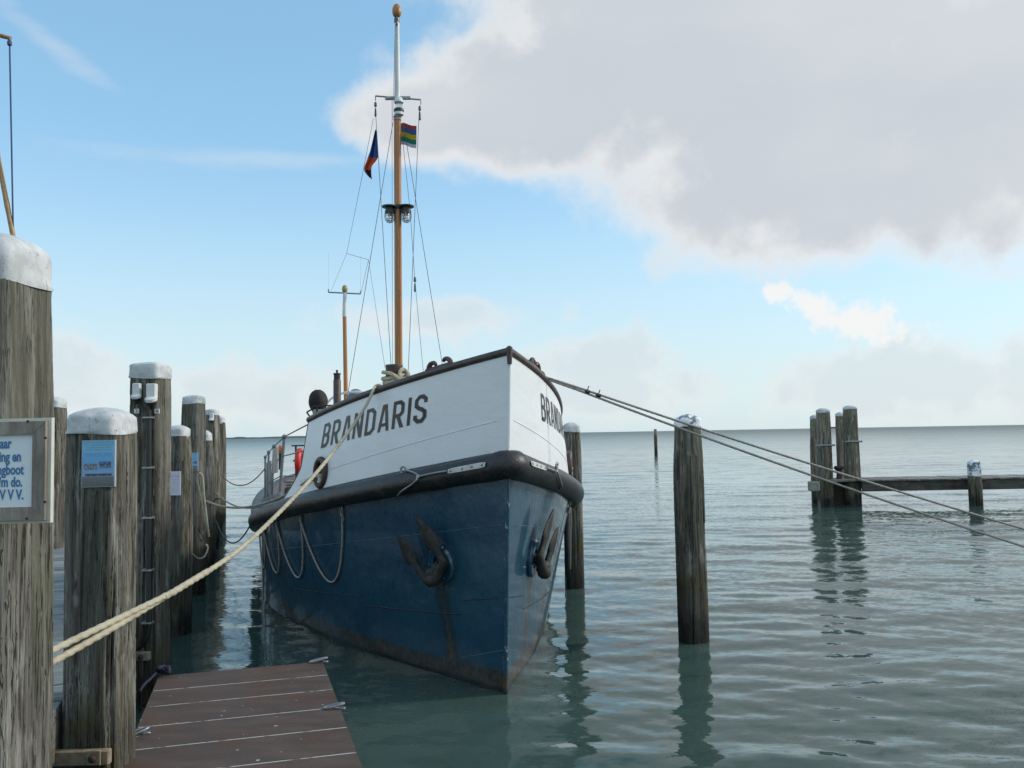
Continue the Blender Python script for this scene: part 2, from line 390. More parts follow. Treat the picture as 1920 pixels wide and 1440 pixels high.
def mast_wood():
    M, t, b = mat('varnished_mast_wood', rough=.32, spec=.5, coat=.25)
    pos = t.new('ShaderNodeNewGeometry').outputs['Position']
    n = t.noise(t.mapping(pos, (40, 40, 1.2)), 1, 6, .6)
    t.l.new(t.mix(t.smooth(n, .3, .7), (.34, .118, .020), (.50, .20, .045)), b.inputs['Base Color']); return M
M_mast = mast_wood()
M_mastwhite = worn('mast_white_paint', (.70, .70, .68), (.60, .60, .57), .4, 7, stretch=(1, 1, .4))
M_ball = worn('varnished_ball', (.42, .19, .055), (.30, .125, .035), .35, 20, stretch=(1, 1, .3))
M_ball2 = worn('ochre_ball', (.42, .30, .10), (.33, .22, .07), .4, 20)
def white_hull():
    M, t, b = mat('white_bulwark_paint', rough=.38, spec=.4)
    pos = t.new('ShaderNodeNewGeometry').outputs['Position']
    n = t.noise(t.mapping(pos, (1.4, 1.4, 2.5)), 1, 6, .6); n2 = t.noise(t.mapping(pos, (14, 14, 1.2)), 1, 6, .65); n3 = t.noise(t.mapping(pos, (7, 7, 40)), 1, 4, .6)
    c = t.mix(t.smooth(n, .4, .7, 0, .5), (.80, .81, .81), (.72, .725, .71))
    c = t.mix(t.smooth(n2, .58, .8, 0, .35), c, (.50, .46, .36))
    c = t.mix(t.smooth(n3, .70, .74, 0, .45), c, (.42, .38, .32))
    t.l.new(c, b.inputs['Base Color'])
    sc = t.noise(t.mapping(pos, (3, 3, 26), rot=(.2, .1, 0)), 1, 5, .7, .5)
    c = t.mix(t.math('MULTIPLY', t.smooth(sc, .68, .72, 0, .5), t.smooth(n, .45, .6)), c, (.40, .37, .32))
    t.l.new(c, b.inputs['Base Color'])
    bump(t, b, t.math('ADD', t.math('ADD', n, t.math('MULTIPLY', sc, .15)), t.math('MULTIPLY', t.noise(pos, 5, 3, .5), .5)), .5, .018); return M
M_whitehull = white_hull()
def blue_hull():
    M, t, b = mat('blue_hull_paint', rough=.33, spec=.5, coat=.65)
    g = t.new('ShaderNodeNewGeometry'); pos = g.outputs['Position']; x, y, z = t.sep(pos)
    uv = t.new('ShaderNodeUVMap', uv_map='UVMap').outputs[0]; S, T, _ = t.sep(uv)      # U: metres aft of the stem, V: height
    n = t.noise(t.mapping(pos, (1.5, 1.5, 1.0)), 1, 7, .6); n2 = t.noise(t.mapping(pos, (9, 9, .7)), 1, 6, .65); n3 = t.noise(t.mapping(pos, (22, 22, 14)), 1, 5, .62)
    c = t.mix(t.smooth(n, .35, .7), (.011, .052, .092), (.015, .064, .104))
    c = t.mix(t.smooth(n2, .52, .78, 0, .45), c, (.022, .050, .058))
    c = t.mix(t.smooth(n3, .70, .76, 0, .25), c, (.05, .085, .10))
    # rust running down from the hawse pipes
    wob = t.math('MULTIPLY', t.math('SUBTRACT', t.noise(t.mapping(uv, (9, 2.2, 1)), 1, 4), .5), .10)
    drift = t.math('MULTIPLY', t.math('SUBTRACT', 1.12, T), .12)
    d = t.math('ABSOLUTE', t.math('ADD', t.math('SUBTRACT', S, .735), t.math('ADD', wob, drift)))
    st = t.math('MULTIPLY', t.smooth(d, .11, .02), t.smooth(T, 1.16, 1.0))
    c = t.mix(t.math('MULTIPLY', st, t.smooth(n2, .28, .55, .45, .9)), c, (.018, .020, .011))
    c = t.mix(t.math('MULTIPLY', t.math('MULTIPLY', t.smooth(d, .05, .0), t.smooth(T, 1.1, .2)), t.smooth(n3, .40, .6, .1, .8)), c, (.12, .060, .018))
    # scum and rust at the water line
    wl = t.math('ADD', z, t.math('MULTIPLY', t.math('SUBTRACT', t.noise(t.mapping(pos, (2, 2, 2)), 1, 6, .6), .5), .07))
    c = t.mix(t.smooth(wl, .215, .175), c, t.mix(t.smooth(n3, .35, .65), (.030, .027, .022), (.062, .057, .048)))
    c = t.mix(t.math('MULTIPLY', t.smooth(wl, .24, .06), t.smooth(n2, .52, .66, 0, .8)), c, (.12, .055, .022))
    c = t.mix(t.smooth(wl, .07, .03), c, (.012, .012, .009))
    t.l.new(c, b.inputs['Base Color'])
    t.l.new(t.smooth(n2, .3, .7, .24, .42), b.inputs['Roughness'])
    chip = t.math('MULTIPLY', t.smooth(S, .05, .0), t.smooth(n3, .60, .66))
    c = t.mix(chip, c, (.30, .32, .32))
    scr = t.noise(t.mapping(uv, (2.0, 38, 1)), 1, 4, .65, .4)
    c = t.mix(t.math('MULTIPLY', t.smooth(scr, .66, .70, 0, .45), t.smooth(n, .45, .6)), c, (.10, .15, .17))
    t.l.new(c, b.inputs['Base Color'])
    bump(t, b, t.math('ADD', n, t.math('MULTIPLY', t.noise(pos, 2.6, 3, .5), .9)), .6, .045)
    return M
M_bluehull = blue_hull()
M_seam = worn('weld_seam_light', (.075, .12, .15), (.025, .055, .08), .5, 6)
M_seamdark = worn('weld_seam_dark', (.005, .012, .018), (.008, .02, .028), .6, 6)
M_deck = worn('deck_paint', (.16, .10, .08), (.12, .08, .065), .6, 6)

# ------------------------------------------------------------------ water
def water_material():
    M, t, b = mat('sea_water', (.085, .135, .115), .03)
    b.inputs['IOR'].default_value = 1.333; b.inputs['Specular IOR Level'].default_value = .5
    g = t.new('ShaderNodeNewGeometry'); pos = g.outputs['Position']; x, y, z = t.sep(pos)
    r = t.math('SQRT', t.math('ADD', t.math('MULTIPLY', x, x), t.math('MULTIPLY', y, y)))
    n = t.noise(t.mapping(pos, (.25, .25, 1)), 1, 2, .5)
    t.l.new(t.mix(n, (.037, .068, .057), (.048, .084, .071)), b.inputs['Base Color'])
    def slopes(scale, rot, detail, amp):
        nn = t.noise(t.mapping(pos, scale, rot=(0, 0, rot)), 1, detail, .6, .2, out=1)
        v = t.new('ShaderNodeVectorMath', operation='SUBTRACT'); t.l.new(nn, v.inputs[0]); v.inputs[1].default_value = (.5, .5, .5)
        m2 = t.new('ShaderNodeVectorMath', operation='MULTIPLY'); t.l.new(v.outputs[0], m2.inputs[0]); m2.inputs[1].default_value = (.55, 1.0, 0)
        sc = t.new('ShaderNodeVectorMath', operation='SCALE'); t.l.new(m2.outputs[0], sc.inputs[0]); t.put(sc.inputs['Scale'], amp); return sc.outputs[0]
    # wind-ruffled streaks and calmer slicks
    patch = t.smooth(t.noise(t.mapping(pos, (.03, .11, 1)), 1, 3, .55), .36, .62, .40, 1.0)
    near = slopes((9, 21, 1), .34, 4, t.math('MULTIPLY', t.smooth(r, 6, 30, .24, .62), patch))
    far = slopes((.8, 2.2, 1), .1, 4, t.math('MULTIPLY', t.smooth(r, 16, 90, .0, .9), patch))
    a1 = t.new('ShaderNodeVectorMath', operation='ADD'); t.l.new(near, a1.inputs[0]); t.l.new(far, a1.inputs[1])
    a2 = t.new('ShaderNodeVectorMath', operation='ADD'); t.l.new(a1.outputs[0], a2.inputs[0]); t.l.new(g.outputs['Normal'], a2.inputs[1])
    nm = t.new('ShaderNodeVectorMath', operation='NORMALIZE'); t.l.new(a2.outputs[0], nm.inputs[0]); t.l.new(nm.outputs[0], b.inputs['Normal'])
    lr = t.math('LOGARITHM', t.math('MAXIMUM', r, 1.0), 10.0)
    t.l.new(t.smooth(lr, 1.35, 3.2, .02, .37), b.inputs['Roughness'])
    return M
def water():
    rng = np.random.default_rng(7)
    rr = [0.0, 1.0, 2.0, 3.0, 4.0]
    while rr[-1] < 75: rr.append(rr[-1] * 1.0052)
    while rr[-1] < 30000: rr.append(rr[-1] * 1.12)
    rr = np.array(rr); step = np.gradient(rr)
    a1 = np.linspace(-rad(44), rad(44), 760); a2 = np.linspace(rad(44), 2 * math.pi - rad(44), 62)[1:-1]
    aa = np.concatenate([a1, a2])
    Rg, Ag = np.meshgrid(rr, aa, indexing='ij')
    X = Rg * np.sin(Ag); Y = Rg * np.cos(Ag)
    Z = np.zeros_like(X)
    dsp = np.maximum(step[:, None], Rg * rad(88) / 760)
    N = 64
    lam = np.exp(np.linspace(math.log(.16), math.log(3.4), N))
    for i, L in enumerate(lam):
        phi = rng.normal(0, .46) + .12
        kx, ky = math.sin(phi), math.cos(phi)
        k = 2 * math.pi / L; w = rng.random() * 6.28
        sl = .0155 * (1.25 if .35 < L < 1.2 else .8)
        A = sl / k
        # slow modulation breaks up the wave trains
        mx, my, mp = rng.normal(0, .5 / max(L, .5), 2).tolist() + [rng.random() * 6.28]
        mod = .55 + .65 * np.sin(mx * X + my * Y + mp)
        ph = k * (kx * X + ky * Y) + w
        Z += A * mod * (np.sin(ph) + .18 * np.cos(2 * ph)) * np.clip(L / dsp / 4.0 - .4, 0, 1)
    calm = np.ones_like(X)
    calm *= 1 - .38 * np.exp(-(np.maximum(X + 1.2, 0) / 1.5) ** 2) * (Y < 40)
    patch = .8 + .35 * np.sin(.23 * X + .11 * Y + 1) * np.sin(.31 * Y - .13 * X)
    Z *= calm * patch * np.clip((95 - Rg) / 40, 0, 1)
    Z[0] = 0
    a, b = X.shape
    V = np.stack([X, Y, Z], -1).reshape(-1, 3)
    I, J = np.meshgrid(np.arange(a - 1), np.arange(b), indexing='ij'); J2 = (J + 1) % b
    Fc = np.stack([I * b + J, I * b + J2, (I + 1) * b + J2, (I + 1) * b + J], -1).reshape(-1, 4)
    # collapse the centre ring to a fan
    me = bpy.data.meshes.new('water')
    me.vertices.add(len(V)); me.vertices.foreach_set('co', V.ravel())
    Fc = Fc[b:]                                # the innermost ring is left out, one polygon closes it
    nf = len(Fc)
    loops = np.concatenate([Fc.ravel(), b + np.arange(b)[::-1]])
    me.loops.add(len(loops)); me.loops.foreach_set('vertex_index', loops)
    starts = np.concatenate([np.arange(nf) * 4, [nf * 4]])
    me.polygons.add(nf + 1); me.polygons.foreach_set('loop_start', starts)
    me.update(calc_edges=True); me.validate()
    me.polygons.foreach_set('use_smooth', [True] * len(me.polygons))
    me.flip_normals()
    me.materials.append(water_material()); me.update()
    o = bpy.data.objects.new('water', me); COL.objects.link(o); tag(o, kind='structure')
    return o
WATER = water()

# far low dike on the left of the horizon
def dike():
    mb = MB(); us = np.linspace(-700, 700, 160); rg = random.Random(4); Y0 = 3000; rows = []
    hh = 0
    for i, u in enumerate(us):
        p = atY(u, 822, Y0); hh = hh * .8 + rg.uniform(-1, 1) * .6
        e = min(1, (700 - u) / 60); h = max(.3, (6.2 + hh + (2.6 if 440 < u < 462 else 0)) * e)
        rows.append([(p[0], Y0 - 30, -.4), (p[0], Y0 - 12, h * .6), (p[0], Y0, h), (p[0], Y0 + 30, h * .9), (p[0], Y0 + 60, -.4)])
    mb.grid(np.array(rows), flip=True)
    M, t, b = mat('dike_grass', (.07, .085, .06), .9); pos = t.new('ShaderNodeNewGeometry').outputs['Position']
    t.l.new(t.mix(t.noise(pos, .02, 5), (.06, .078, .055), (.11, .115, .09)), b.inputs['Base Color'])
    tag(mb.build('dike', M), kind='structure')
dike()

# ------------------------------------------------------------------ boardwalk on the left
DOCK = np.array([-.300, .954, 0.]); DOCK /= np.linalg.norm(DOCK)      # direction of the dock away from the camera
DOCKR = np.array([DOCK[1], -DOCK[0], 0.])                              # to the right of it
DOCKA = math.atan2(DOCKR[1], DOCKR[0])
DZ = .85
E0 = atZ(122, 1305, DZ)                                                # a point on the right edge of the deck
M_plank = plank_mat('grey_deck_planks', (.13, .145, .14), (.26, .275, .265), DOCKA, .8, sc=(2.5, 30, 30))
M_beam = plank_mat('grey_edge_beam', (.10, .092, .075), (.24, .225, .195), DOCKA + math.pi / 2, .85, sc=(2.5, 30, 30))
walk = bpy.data.objects.new('boardwalk', None); COL.objects.link(walk); walk.location = tuple(E0); ROOT[walk] = (tuple(E0), 0.0); tag(walk, kind='structure')
PW = .19
pb = None
for i in range(-14, 118):
    c = E0 + DOCK * (i * PW) - DOCKR * 1.12 - np.array([0, 0, .022])
    if pb is None:
        mb = MB(); mb.box(c, (2.24, PW - .012, .044), .004, DOCKA); pb = mb.build('plank', M_plank, walk, smooth=False); pc = c
    else:
        o = pb.copy(); COL.objects.link(o); o.parent = walk; d = c - pc
        rj = random.Random(i); o.location = (d[0], d[1], d[2] + rj.uniform(-.003, .003)); o.rotation_euler = (0, 0, 0)
for side, off in ((0, -.05), (1, -2.18)):
    mb = MB(); c = E0 + DOCK * 9.5 + DOCKR * off - np.array([0, 0, .044 + .13]); mb.box(c, (.10, 25, .25), .008, DOCKA); mb.build('edge_beam', M_beam, walk, smooth=False)
mb = MB(); c = E0 + DOCK * 9.5 - DOCKR * 1.1 - np.array([0, 0, .044 + .1]); mb.box(c, (.12, 25, .18), .008, DOCKA); mb.build('joist', M_beam, walk, smooth=False)

# ------------------------------------------------------------------ piles
def sq(th, e):   # rounded square radius (half width 1)
    return (np.abs(np.cos(th)) ** e + np.abs(np.sin(th)) ** e) ** (-1 / e)
M_pile_pale = None
def pile(name, label, x, y, ztop, w, seed, group, rz=None, n=96, nz=90, capm=None, zbot=-1.2, e=4.2, taper=.80, tl=.55, caph=.15, dome=.06, capped=True, lean=(0, 0), woodm=None):
    rg = np.random.default_rng(seed)
    rz = -.07 if rz is None else rz
    root = thing(name, label, 'post', (x, y, 0.0), 0.0, group)
    th = np.linspace(0, 2 * math.pi, n, endpoint=False)
    z = np.linspace(zbot, ztop - (caph + dome - .022 if capped else 0), nz)
    R = np.repeat((sq(th, e) * w / 2)[None], nz, 0)
    # slow irregularity of a hand-hewn trunk
    for k in range(1, 6):
        for q in range(2):
            R += w * .010 / k * np.sin(k * th[None] + rg.uniform(.3, 1.6) * q * z[:, None] * 1.3 + rg.random() * 6.28)
    # splits running with the grain
    for k in range(24):
        t0 = rg.random() * 6.28; z0 = rg.uniform(-.2, ztop); L = rg.uniform(.25, 1.1); dep = rg.uniform(.008, .028) * w / .32; wd = rg.uniform(.025, .06)
        tt = t0 + .05 * np.sin(z * rg.uniform(1, 4) + rg.random() * 6)
        dth = (th[None] - tt[:, None] + math.pi) % (2 * math.pi) - math.pi
        R -= dep * np.exp(-(dth / wd) ** 2) * np.clip(1 - ((z - z0) / L) ** 2, 0, 1)[:, None] ** .5
    # broken slab edges
    for k in range(5):
        t0 = rg.random() * 6.28; z0 = rg.uniform(.0, ztop - .4); L = rg.uniform(.3, .9)
        dth = (th[None] - t0 + math.pi) % (2 * math.pi) - math.pi
        R -= .010 * (np.abs(dth) < rg.uniform(.15, .35)) * ((z[:, None] > z0) & (z[:, None] < z0 + L)) * w / .38
    R += rg.normal(0, .0011, R.shape)
    tp = 1 - (1 - taper) * np.clip((z - (ztop - tl)) / tl, 0, 1) ** 1.3
    if not capped:
        tp = tp * (1 - .12 * np.clip((z - (ztop - .04)) / .04, 0, 1))
    cx = lean[0] * z; cy = lean[1] * z
    P = np.stack([x + cx[:, None] + R * tp[:, None] * np.cos(th + rz), y + cy[:, None] + R * tp[:, None] * np.sin(th + rz), np.repeat(z[:, None], n, 1)], -1)
    mb = MB(); mb.grid(P, close_v=True, flip=True); mb.f.append(tuple((nz - 1) * n + j for j in range(n)))
    mb.build('pile', woodm or M_pile, root, sharp=60)
    if capped:
        n2 = 64; th2 = np.linspace(0, 2 * math.pi, n2, endpoint=False); e2 = max(4.2, e)
        wt_ = w / 2 * taper + .009
        prof = [(.90, -caph - .001), (1.0, -caph), (1.014, -caph + .012), (1.0, -caph + .024), (.985, -.034), (.965, -.014), (.92, .002), (.75, dome * .45), (.45, dome * .82), (.2, dome * .97), (.04, dome)]
        rows = []
        for i, (f, dz) in enumerate(prof):
            ee = e2 if i < 6 else max(2.2, e2 - (i - 5) * .9)
            r = sq(th2, max(2, ee)) * wt_ * f + rg.normal(0, .0008, n2) + .004 * np.sin(3 * th2 + rg.random() * 6)
            zz = ztop - dome + dz + (.006 * np.sin(2 * th2 + seed) if i < 3 else 0) + 0 * th2
            rows.append(np.stack([x + lean[0] * ztop + r * np.cos(th2 + rz), y + lean[1] * ztop + r * np.sin(th2 + rz), zz], -1))
        mb = MB(); mb.grid(np.array(rows), close_v=True, flip=True); mb.f.append(tuple((len(prof) - 1) * n2 + j for j in range(n2))); mb.f.append(tuple(range(n2))[::-1])
        mb.build('cap', capm or M_cap, root, sharp=50)
    return root
GD = 'mooring posts along the boardwalk'
def at_row(u, Y): p = atY(u, 1000, Y); return p[0], p[1]
x1, y1 = at_row(-15, 3.3); P1 = pile('mooring_post', 'largest weathered mooring post carrying the white framed sign', x1, y1, 3.215, .34, 11, GD, n=160, nz=150, e=7.0, caph=.15, dome=.06, taper=.86, tl=.9)
x2, y2 = at_row(190, 5.25); P2 = pile('mooring_post', 'thick short mooring post with the blue picture poster on it', x2, y2, 2.605, .322, 12, GD, n=160, nz=150, e=7.0, caph=.115, dome=.05, taper=.93, tl=.35)
x3, y3 = at_row(280, 8.0); P3 = pile('mooring_post', 'tall mooring post with black cable and two white power sockets', x3, y3, 3.13, .302, 13, GD, n=128, nz=120, e=7.0, caph=.13, dome=.03, taper=.95)
x4, y4 = at_row(332, 10.7); P4 = pile('mooring_post', 'short mooring post with the white paper notice', x4, y4, 2.58, .31, 14, GD, caph=.12, dome=.04)
x5, y5 = at_row(362.5, 13.4); P5 = pile('mooring_post', 'tall mooring post with a pale rope loop hanging on it', x5, y5, 3.09, .315, 15, GD, caph=.11, dome=.03, taper=.9)
x6, y6 = at_row(385, 16.0); P6 = pile('mooring_post', 'short mooring post that the double line from the boat is tied to', x6, y6, 2.56, .32, 16, GD, taper=.6, tl=1.0)
x7, y7 = at_row(396, 18.8); P7 = pile('mooring_post', 'tall mooring post with a single small white power socket', x7, y7, 3.06, .315, 17, GD, caph=.11, dome=.03, taper=.84, tl=.8)
x8, y8 = at_row(403, 21.4); P8 = pile('mooring_post', 'second farthest mooring post in the row, short with white cap', x8, y8, 2.52, .31, 18, GD, taper=.6, tl=1.0, n=48, nz=50)
x9, y9 = at_row(411, 23.8); P9 = pile('mooring_post', 'farthest tall mooring post at the end of the boardwalk row', x9, y9, 3.04, .31, 19, GD, n=48, nz=50)
GB = 'posts on the far side of the boardwalk'
xb, yb = at_row(100, 12.6); pile('mooring_post', 'post standing behind the boardwalk just right of the framed sign', xb, yb, 3.06, .31, 21, GB, caph=.12, dome=.05)
xb, yb = at_row(207, 18.2); pile('mooring_post', 'distant post whose white cap just shows above the poster post', xb, yb, 3.08, .31, 22, GB, n=48, nz=50)
GW = 'posts standing in open water'
xr, yr = at_row(1295, 9.9); R2 = pile('mooring_post', 'big lone mooring post in the water right of the boat', xr, yr, 2.59, .315, 31, GW, rz=.35, n=160, nz=150, capm=M_flaky, taper=.80, tl=.75, caph=.10, e=3.2, dome=.05)
xr, yr = at_row(1075, 13.4); pile('mooring_post', 'mooring post close behind the bow on its right side', xr, yr, 2.56, .285, 32, GW, rz=.2, taper=.85, caph=.10, e=3.4, dome=.05)

# marker post far out
xm, ym = at_row(1234, 86); mk = pile('marker_post', 'thin marker post with reddish top far out on the water', xm, ym, 2.25, .30, 33, GW, rz=.2, n=32, nz=24, capped=False)
mb = MB(); mb.lathe([(.15, 2.12), (.155, 2.14), (.155, 2.55), (.13, 2.6), (.02, 2.62)], (xm, ym, 0), 16); mb.build('marker_top', worn('faded_red', (.30, .12, .06), (.5, .42, .36), .6, 3), mk)
mk['category'] = 'post'

# red ship on the horizon
sp = atY(1568, 802, 6000); root = thing('ship', 'tiny red ship on the horizon behind the jetty posts', 'ship', (sp[0], 6000, 0))
mb = MB(); P = []
for q in np.linspace(-1, 1, 9):
    wv = 8 * (1 - abs(q) ** 3) + .3; P.append([(sp[0] + q * 62, 6000 - wv, 10 + 2 * q * q), (sp[0] + q * 55, 6000 - wv * .7, -1), (sp[0] + q * 55, 6000 + wv * .7, -1), (sp[0] + q * 62, 6000 + wv, 10 + 2 * q * q)])
mb.grid(np.array(P), close_v=True); mb.build('hull', M_red, root)
mb = MB(); mb.box((sp[0] + 34, 6000, 18), (18, 11, 15), 1); mb.box((sp[0] + 34, 6000, 27), (10, 8, 4), .5); mb.build('superstructure', M_plastic, root)

# ------------------------------------------------------------------ jetty on the right
GJ = 'posts of the jetty on the right'
def jp(u, Y): p = atY(u, 900, Y); return p[0], p[1]
JY = 26.7
jx, jy = jp(1548, JY); J1 = pile('jetty_post', 'front left tall post of the jetty head', jx, jy, 3.03, .40, 41, GJ, woodm=M_bleached, rz=.1, n=64, nz=60, taper=.86, tl=2.0, caph=.09, capm=M_cap, e=5); j1 = (jx, jy)
jx, jy = jp(1534, JY + 1.6); pile('jetty_post', 'back left post of the jetty head with rounded white cap', jx, jy, 2.86, .34, 42, GJ, woodm=M_bleached, rz=.1, n=48, nz=60, taper=.9, caph=.09, e=5)
jx, jy = jp(1599, JY); J3 = pile('jetty_post', 'front right tall post of the jetty head beside the walkway end', jx, jy, 3.10, .41, 43, GJ, woodm=M_bleached, rz=.1, n=64, nz=60, taper=.86, tl=2.0, caph=.07, e=5); j3 = (jx, jy)
jx, jy = jp(1582, JY + 1.6); pile('jetty_post', 'back right post of the jetty head, half hidden', jx, jy, 2.93, .34, 44, GJ, woodm=M_bleached, rz=.1, n=48, nz=60, taper=.9, caph=.09, e=5)
jx, jy = jp(1526, JY + .9); pile('jetty_post', 'thin bare stake at the left end of the jetty', jx, jy, 2.12, .16, 45, GJ, woodm=M_bleached, rz=.1, n=32, nz=40, capped=False)
lx, ly = jp(1828, JY - 1.0); pile('jetty_post', 'low post with flaking white cap in front of the jetty walkway', lx, ly, 1.37, .34, 46, GJ, woodm=M_bleached, rz=0, n=64, nz=50, taper=.95, caph=.42, capm=M_flaky, e=4)
M_jet = plank_mat('jetty_wood', (.045, .040, .034), (.115, .10, .085), 0.0, .85, sc=(1.5, 20, 20))
M_jettop = plank_mat('jetty_top_wood', (.16, .15, .135), (.27, .255, .23), math.pi / 2, .85, sc=(2, 20, 20))
a = atY(1606, 900, JY - .35); xa = a[0]
jet = thing('jetty', 'low wooden walkway running out of frame to the right', 'jetty', (xa, JY, 0))
for k in range(4):
    mb = MB(); L = 3.6; mb.box((xa + .05 + L * (k + .5), JY - .62 + .004 * (k % 2), .61 - .004 * k), (L - .01, .10, .30), .01, 0); mb.build('fascia_beam', M_jet, jet, smooth=False)
    mb = MB(); mb.box((xa + .05 + L * (k + .5), JY + .62, .61 - .004 * k), (L - .01, .10, .30), .01, 0); mb.build('fascia_beam', M_jet, jet, smooth=False)
pl = None
for k in range(72):
    c = np.array((xa + .1 + .2 * k, JY, .79))
    if pl is None: mb = MB(); mb.box(c, (.185, 1.45, .05), .006); pl = mb.build('plank', M_jettop, jet, smooth=False); p0 = c
    else: o = pl.copy(); COL.objects.link(o); o.parent = jet; d = c - p0; o.location = (d[0], random.Random(k).uniform(-.02, .02), random.Random(k).uniform(-.006, .006))
for k in range(1, 4):
    mb = MB(); mb.tube(lerp((xa + .25 + 3.6 * k, JY + .1, -1), (xa + .25 + 3.6 * k, JY + .1, .62), 3), .15, 12); mb.build('support_pile', M_pile, jet)
# jetty head timbers
hd = jet
M_conc = worn('weathered_light_timber', (.30, .30, .25), (.20, .20, .16), .85, 5, bmp=.01)
p = atY(1528, 912, JY - .25); mb = MB(); mb.box((p[0], p[1] + .1, p[2]), (.26, .4, .30), .03); mb.build('bumper_beam', M_conc, hd, smooth=False)
p = atY(1572, 925, JY + .5); mb = MB(); mb.box((p[0], p[1], .30), (.75, .5, .75), .04); mb.build('block', M_rust, hd, smooth=False)
p = atY(1572, 896, JY); mb = MB(); mb.box((p[0], p[1] + .2, .78), (.85, 1.0, .08), .01); mb.build('cross_board', M_jettop, hd, smooth=False)
p = atY(1541, 930, JY - .25); mb = MB(); mb.box((p[0] - .02, p[1], .75), (.10, .14, 2.2), .01); mb.build('rubbing_strip', M_pile, hd, smooth=False)
for (jx, jy, z) in ((j1[0], j1[1], 1.87), (j3[0], j3[1], 1.97)):
    mb = MB(); mb.box((jx, jy, z), (.39, .39, .06), .008, .1); mb.tube(lerp((jx - .25, jy - .2, z), (jx + .26, jy - .2, z), 3), .03, 8); mb.build('steel_strap', M_steel, hd)
p = atY(1573, 885, JY - .1); bo = MB(); bo.lathe([(.09, .80), (.075, .9), (.07, 1.05), (.13, 1.1), (.15, 1.15), (.12, 1.2), (.03, 1.21)], (p[0], p[1], .02), 16)
tag(bo.build('bollard', M_rust), 'small iron bollard between the tall jetty posts', 'bollard')

# ------------------------------------------------------------------ brown landing platform in the foreground
PZ = .45
tr, tl_ = atZ(605, 1240, PZ), atZ(298, 1267, PZ)
br, bl = atZ(680, 1440, PZ), atZ(225, 1440, PZ)
axL = (bl - tl_) / np.linalg.norm(bl - tl_); axR = (br - tr) / np.linalg.norm(br - tr)
plat = thing('landing_platform', 'brown boarded landing platform low over the water in front of the boat', 'platform', ((tr[0] + bl[0]) / 2, (tr[1] + bl[1]) / 2, 0))
def platmat():
    M, t, b = mat('brown_platform_board', rough=.7, spec=.18)
    pos = t.new('ShaderNodeNewGeometry').outputs['Position']; info = t.new('ShaderNodeObjectInfo').outputs['Random']
    n = t.noise(t.mapping(pos, (3, 7, 5)), 1, 6, .6); n2 = t.noise(t.mapping(pos, (60, 60, 60)), 1, 4, .6); n3 = t.noise(pos, 18, 5, .55)
    c = t.mix(t.smooth(n, .35, .7), (.078, .054, .043), (.112, .083, .069))
    c = t.mix(t.smooth(n2, .35, .75, 0, .4), c, (.11, .08, .068))
    c = t.mix(t.smooth(t.noise(pos, 2.2, 4, .6), .5, .68, 0, .5), c, (.115, .055, .028))
    c = t.mix(t.smooth(n3, .69, .72, 0, .85), c, (.55, .54, .50))
    t.l.new(c, b.inputs['Base Color']); t.l.new(t.smooth(n, .3, .7, .55, .8), b.inputs['Roughness']); bump(t, b, n2, .5, .003); return M
M_plat = platmat()
LR = np.array([7.554, 7.13, 6.73, 6.29, 5.86, 5.40, 4.95, 4.5, 4.05, 3.6])     # Y of the joints along the right edge
M_joint = worn('pale_joint_filler', (.50, .48, .44), (.13, .10, .08), .7, 9, thr=(.50, .62))
for i in range(len(LR) - 1):
    def edge(Y):
        k = (tr[1] - Y) / (tr[1] - LR[-1]); r_ = tr + axR * ((tr[1] - Y) / -axR[1])
        l_ = tl_ + axL * ((tr[1] - Y) / -axL[1]); return l_, r_
    l0, r0_ = edge(LR[i] - .009); l1, r1_ = edge(LR[i + 1] + .009)
    mb = MB(); q = [l0, r0_, r1_, l1]; n_ = 2
    top = [np.array(k) for k in q]; bot = [k - np.array([0, 0, .035]) for k in top]
    mb.add(top + bot, [(0, 3, 2, 1), (4, 5, 6, 7), (0, 1, 5, 4), (1, 2, 6, 5), (2, 3, 7, 6), (3, 0, 4, 7)]); mb.build('board', M_plat, plat, smooth=False)
    l2, r2_ = edge(LR[i + 1])
    if i < len(LR) - 2:
        mb = MB(); dn = np.array([0, 0, .0015]); hw = np.array([0, .0155, 0]); ins = (r2_ - l2) * .004
        v = [l2 + ins - dn + hw, r2_ - ins - dn + hw, r2_ - ins - dn - hw, l2 + ins - dn - hw]; v2 = [k - np.array([0, 0, .03]) for k in v]
        v[0] = v[0] - hw * .45; v[1] = v[1] - hw * .45; v[2] = v[2] + hw * .45; v[3] = v[3] + hw * .45
        for a_, b_ in zip(v, v2): b_[:2] = a_[:2]
        mb.add(v + v2, [(0, 3, 2, 1), (4, 5, 6, 7), (0, 1, 5, 4), (1, 2, 6, 5), (2, 3, 7, 6), (3, 0, 4, 7)]); mb.build('joint_strip', M_joint, plat, smooth=False)
for off in (.18, .82):
    lA, rA = tl_ + (tr - tl_) * off, (bl + axL * 1.6) + ((br + axR * 1.6) - (bl + axL * 1.6)) * off
    mb = MB(); c = (lA + rA) / 2; dd = rA - lA
    mb.box((c[0], c[1], PZ - .11), (.12, np.linalg.norm(dd), .15), .01, math.atan2(dd[1], dd[0]) - math.pi / 2); mb.build('bearer', M_rust, plat, smooth=False)
fl = []
for (u, v) in ((652, 1385),):
    p = atZ(u - 20, v, .25); mb = MB(); th = np.linspace(-math.pi / 2, math.pi / 2, 12)
    mb.lathe([(max(.004, .085 * math.cos(q)), .10 * math.sin(q)) for q in th], (p[0], p[1], .26), 20); tag(mb.build('fender_float', M_teal), 'pale teal round float under the right edge of the platform', 'buoy')
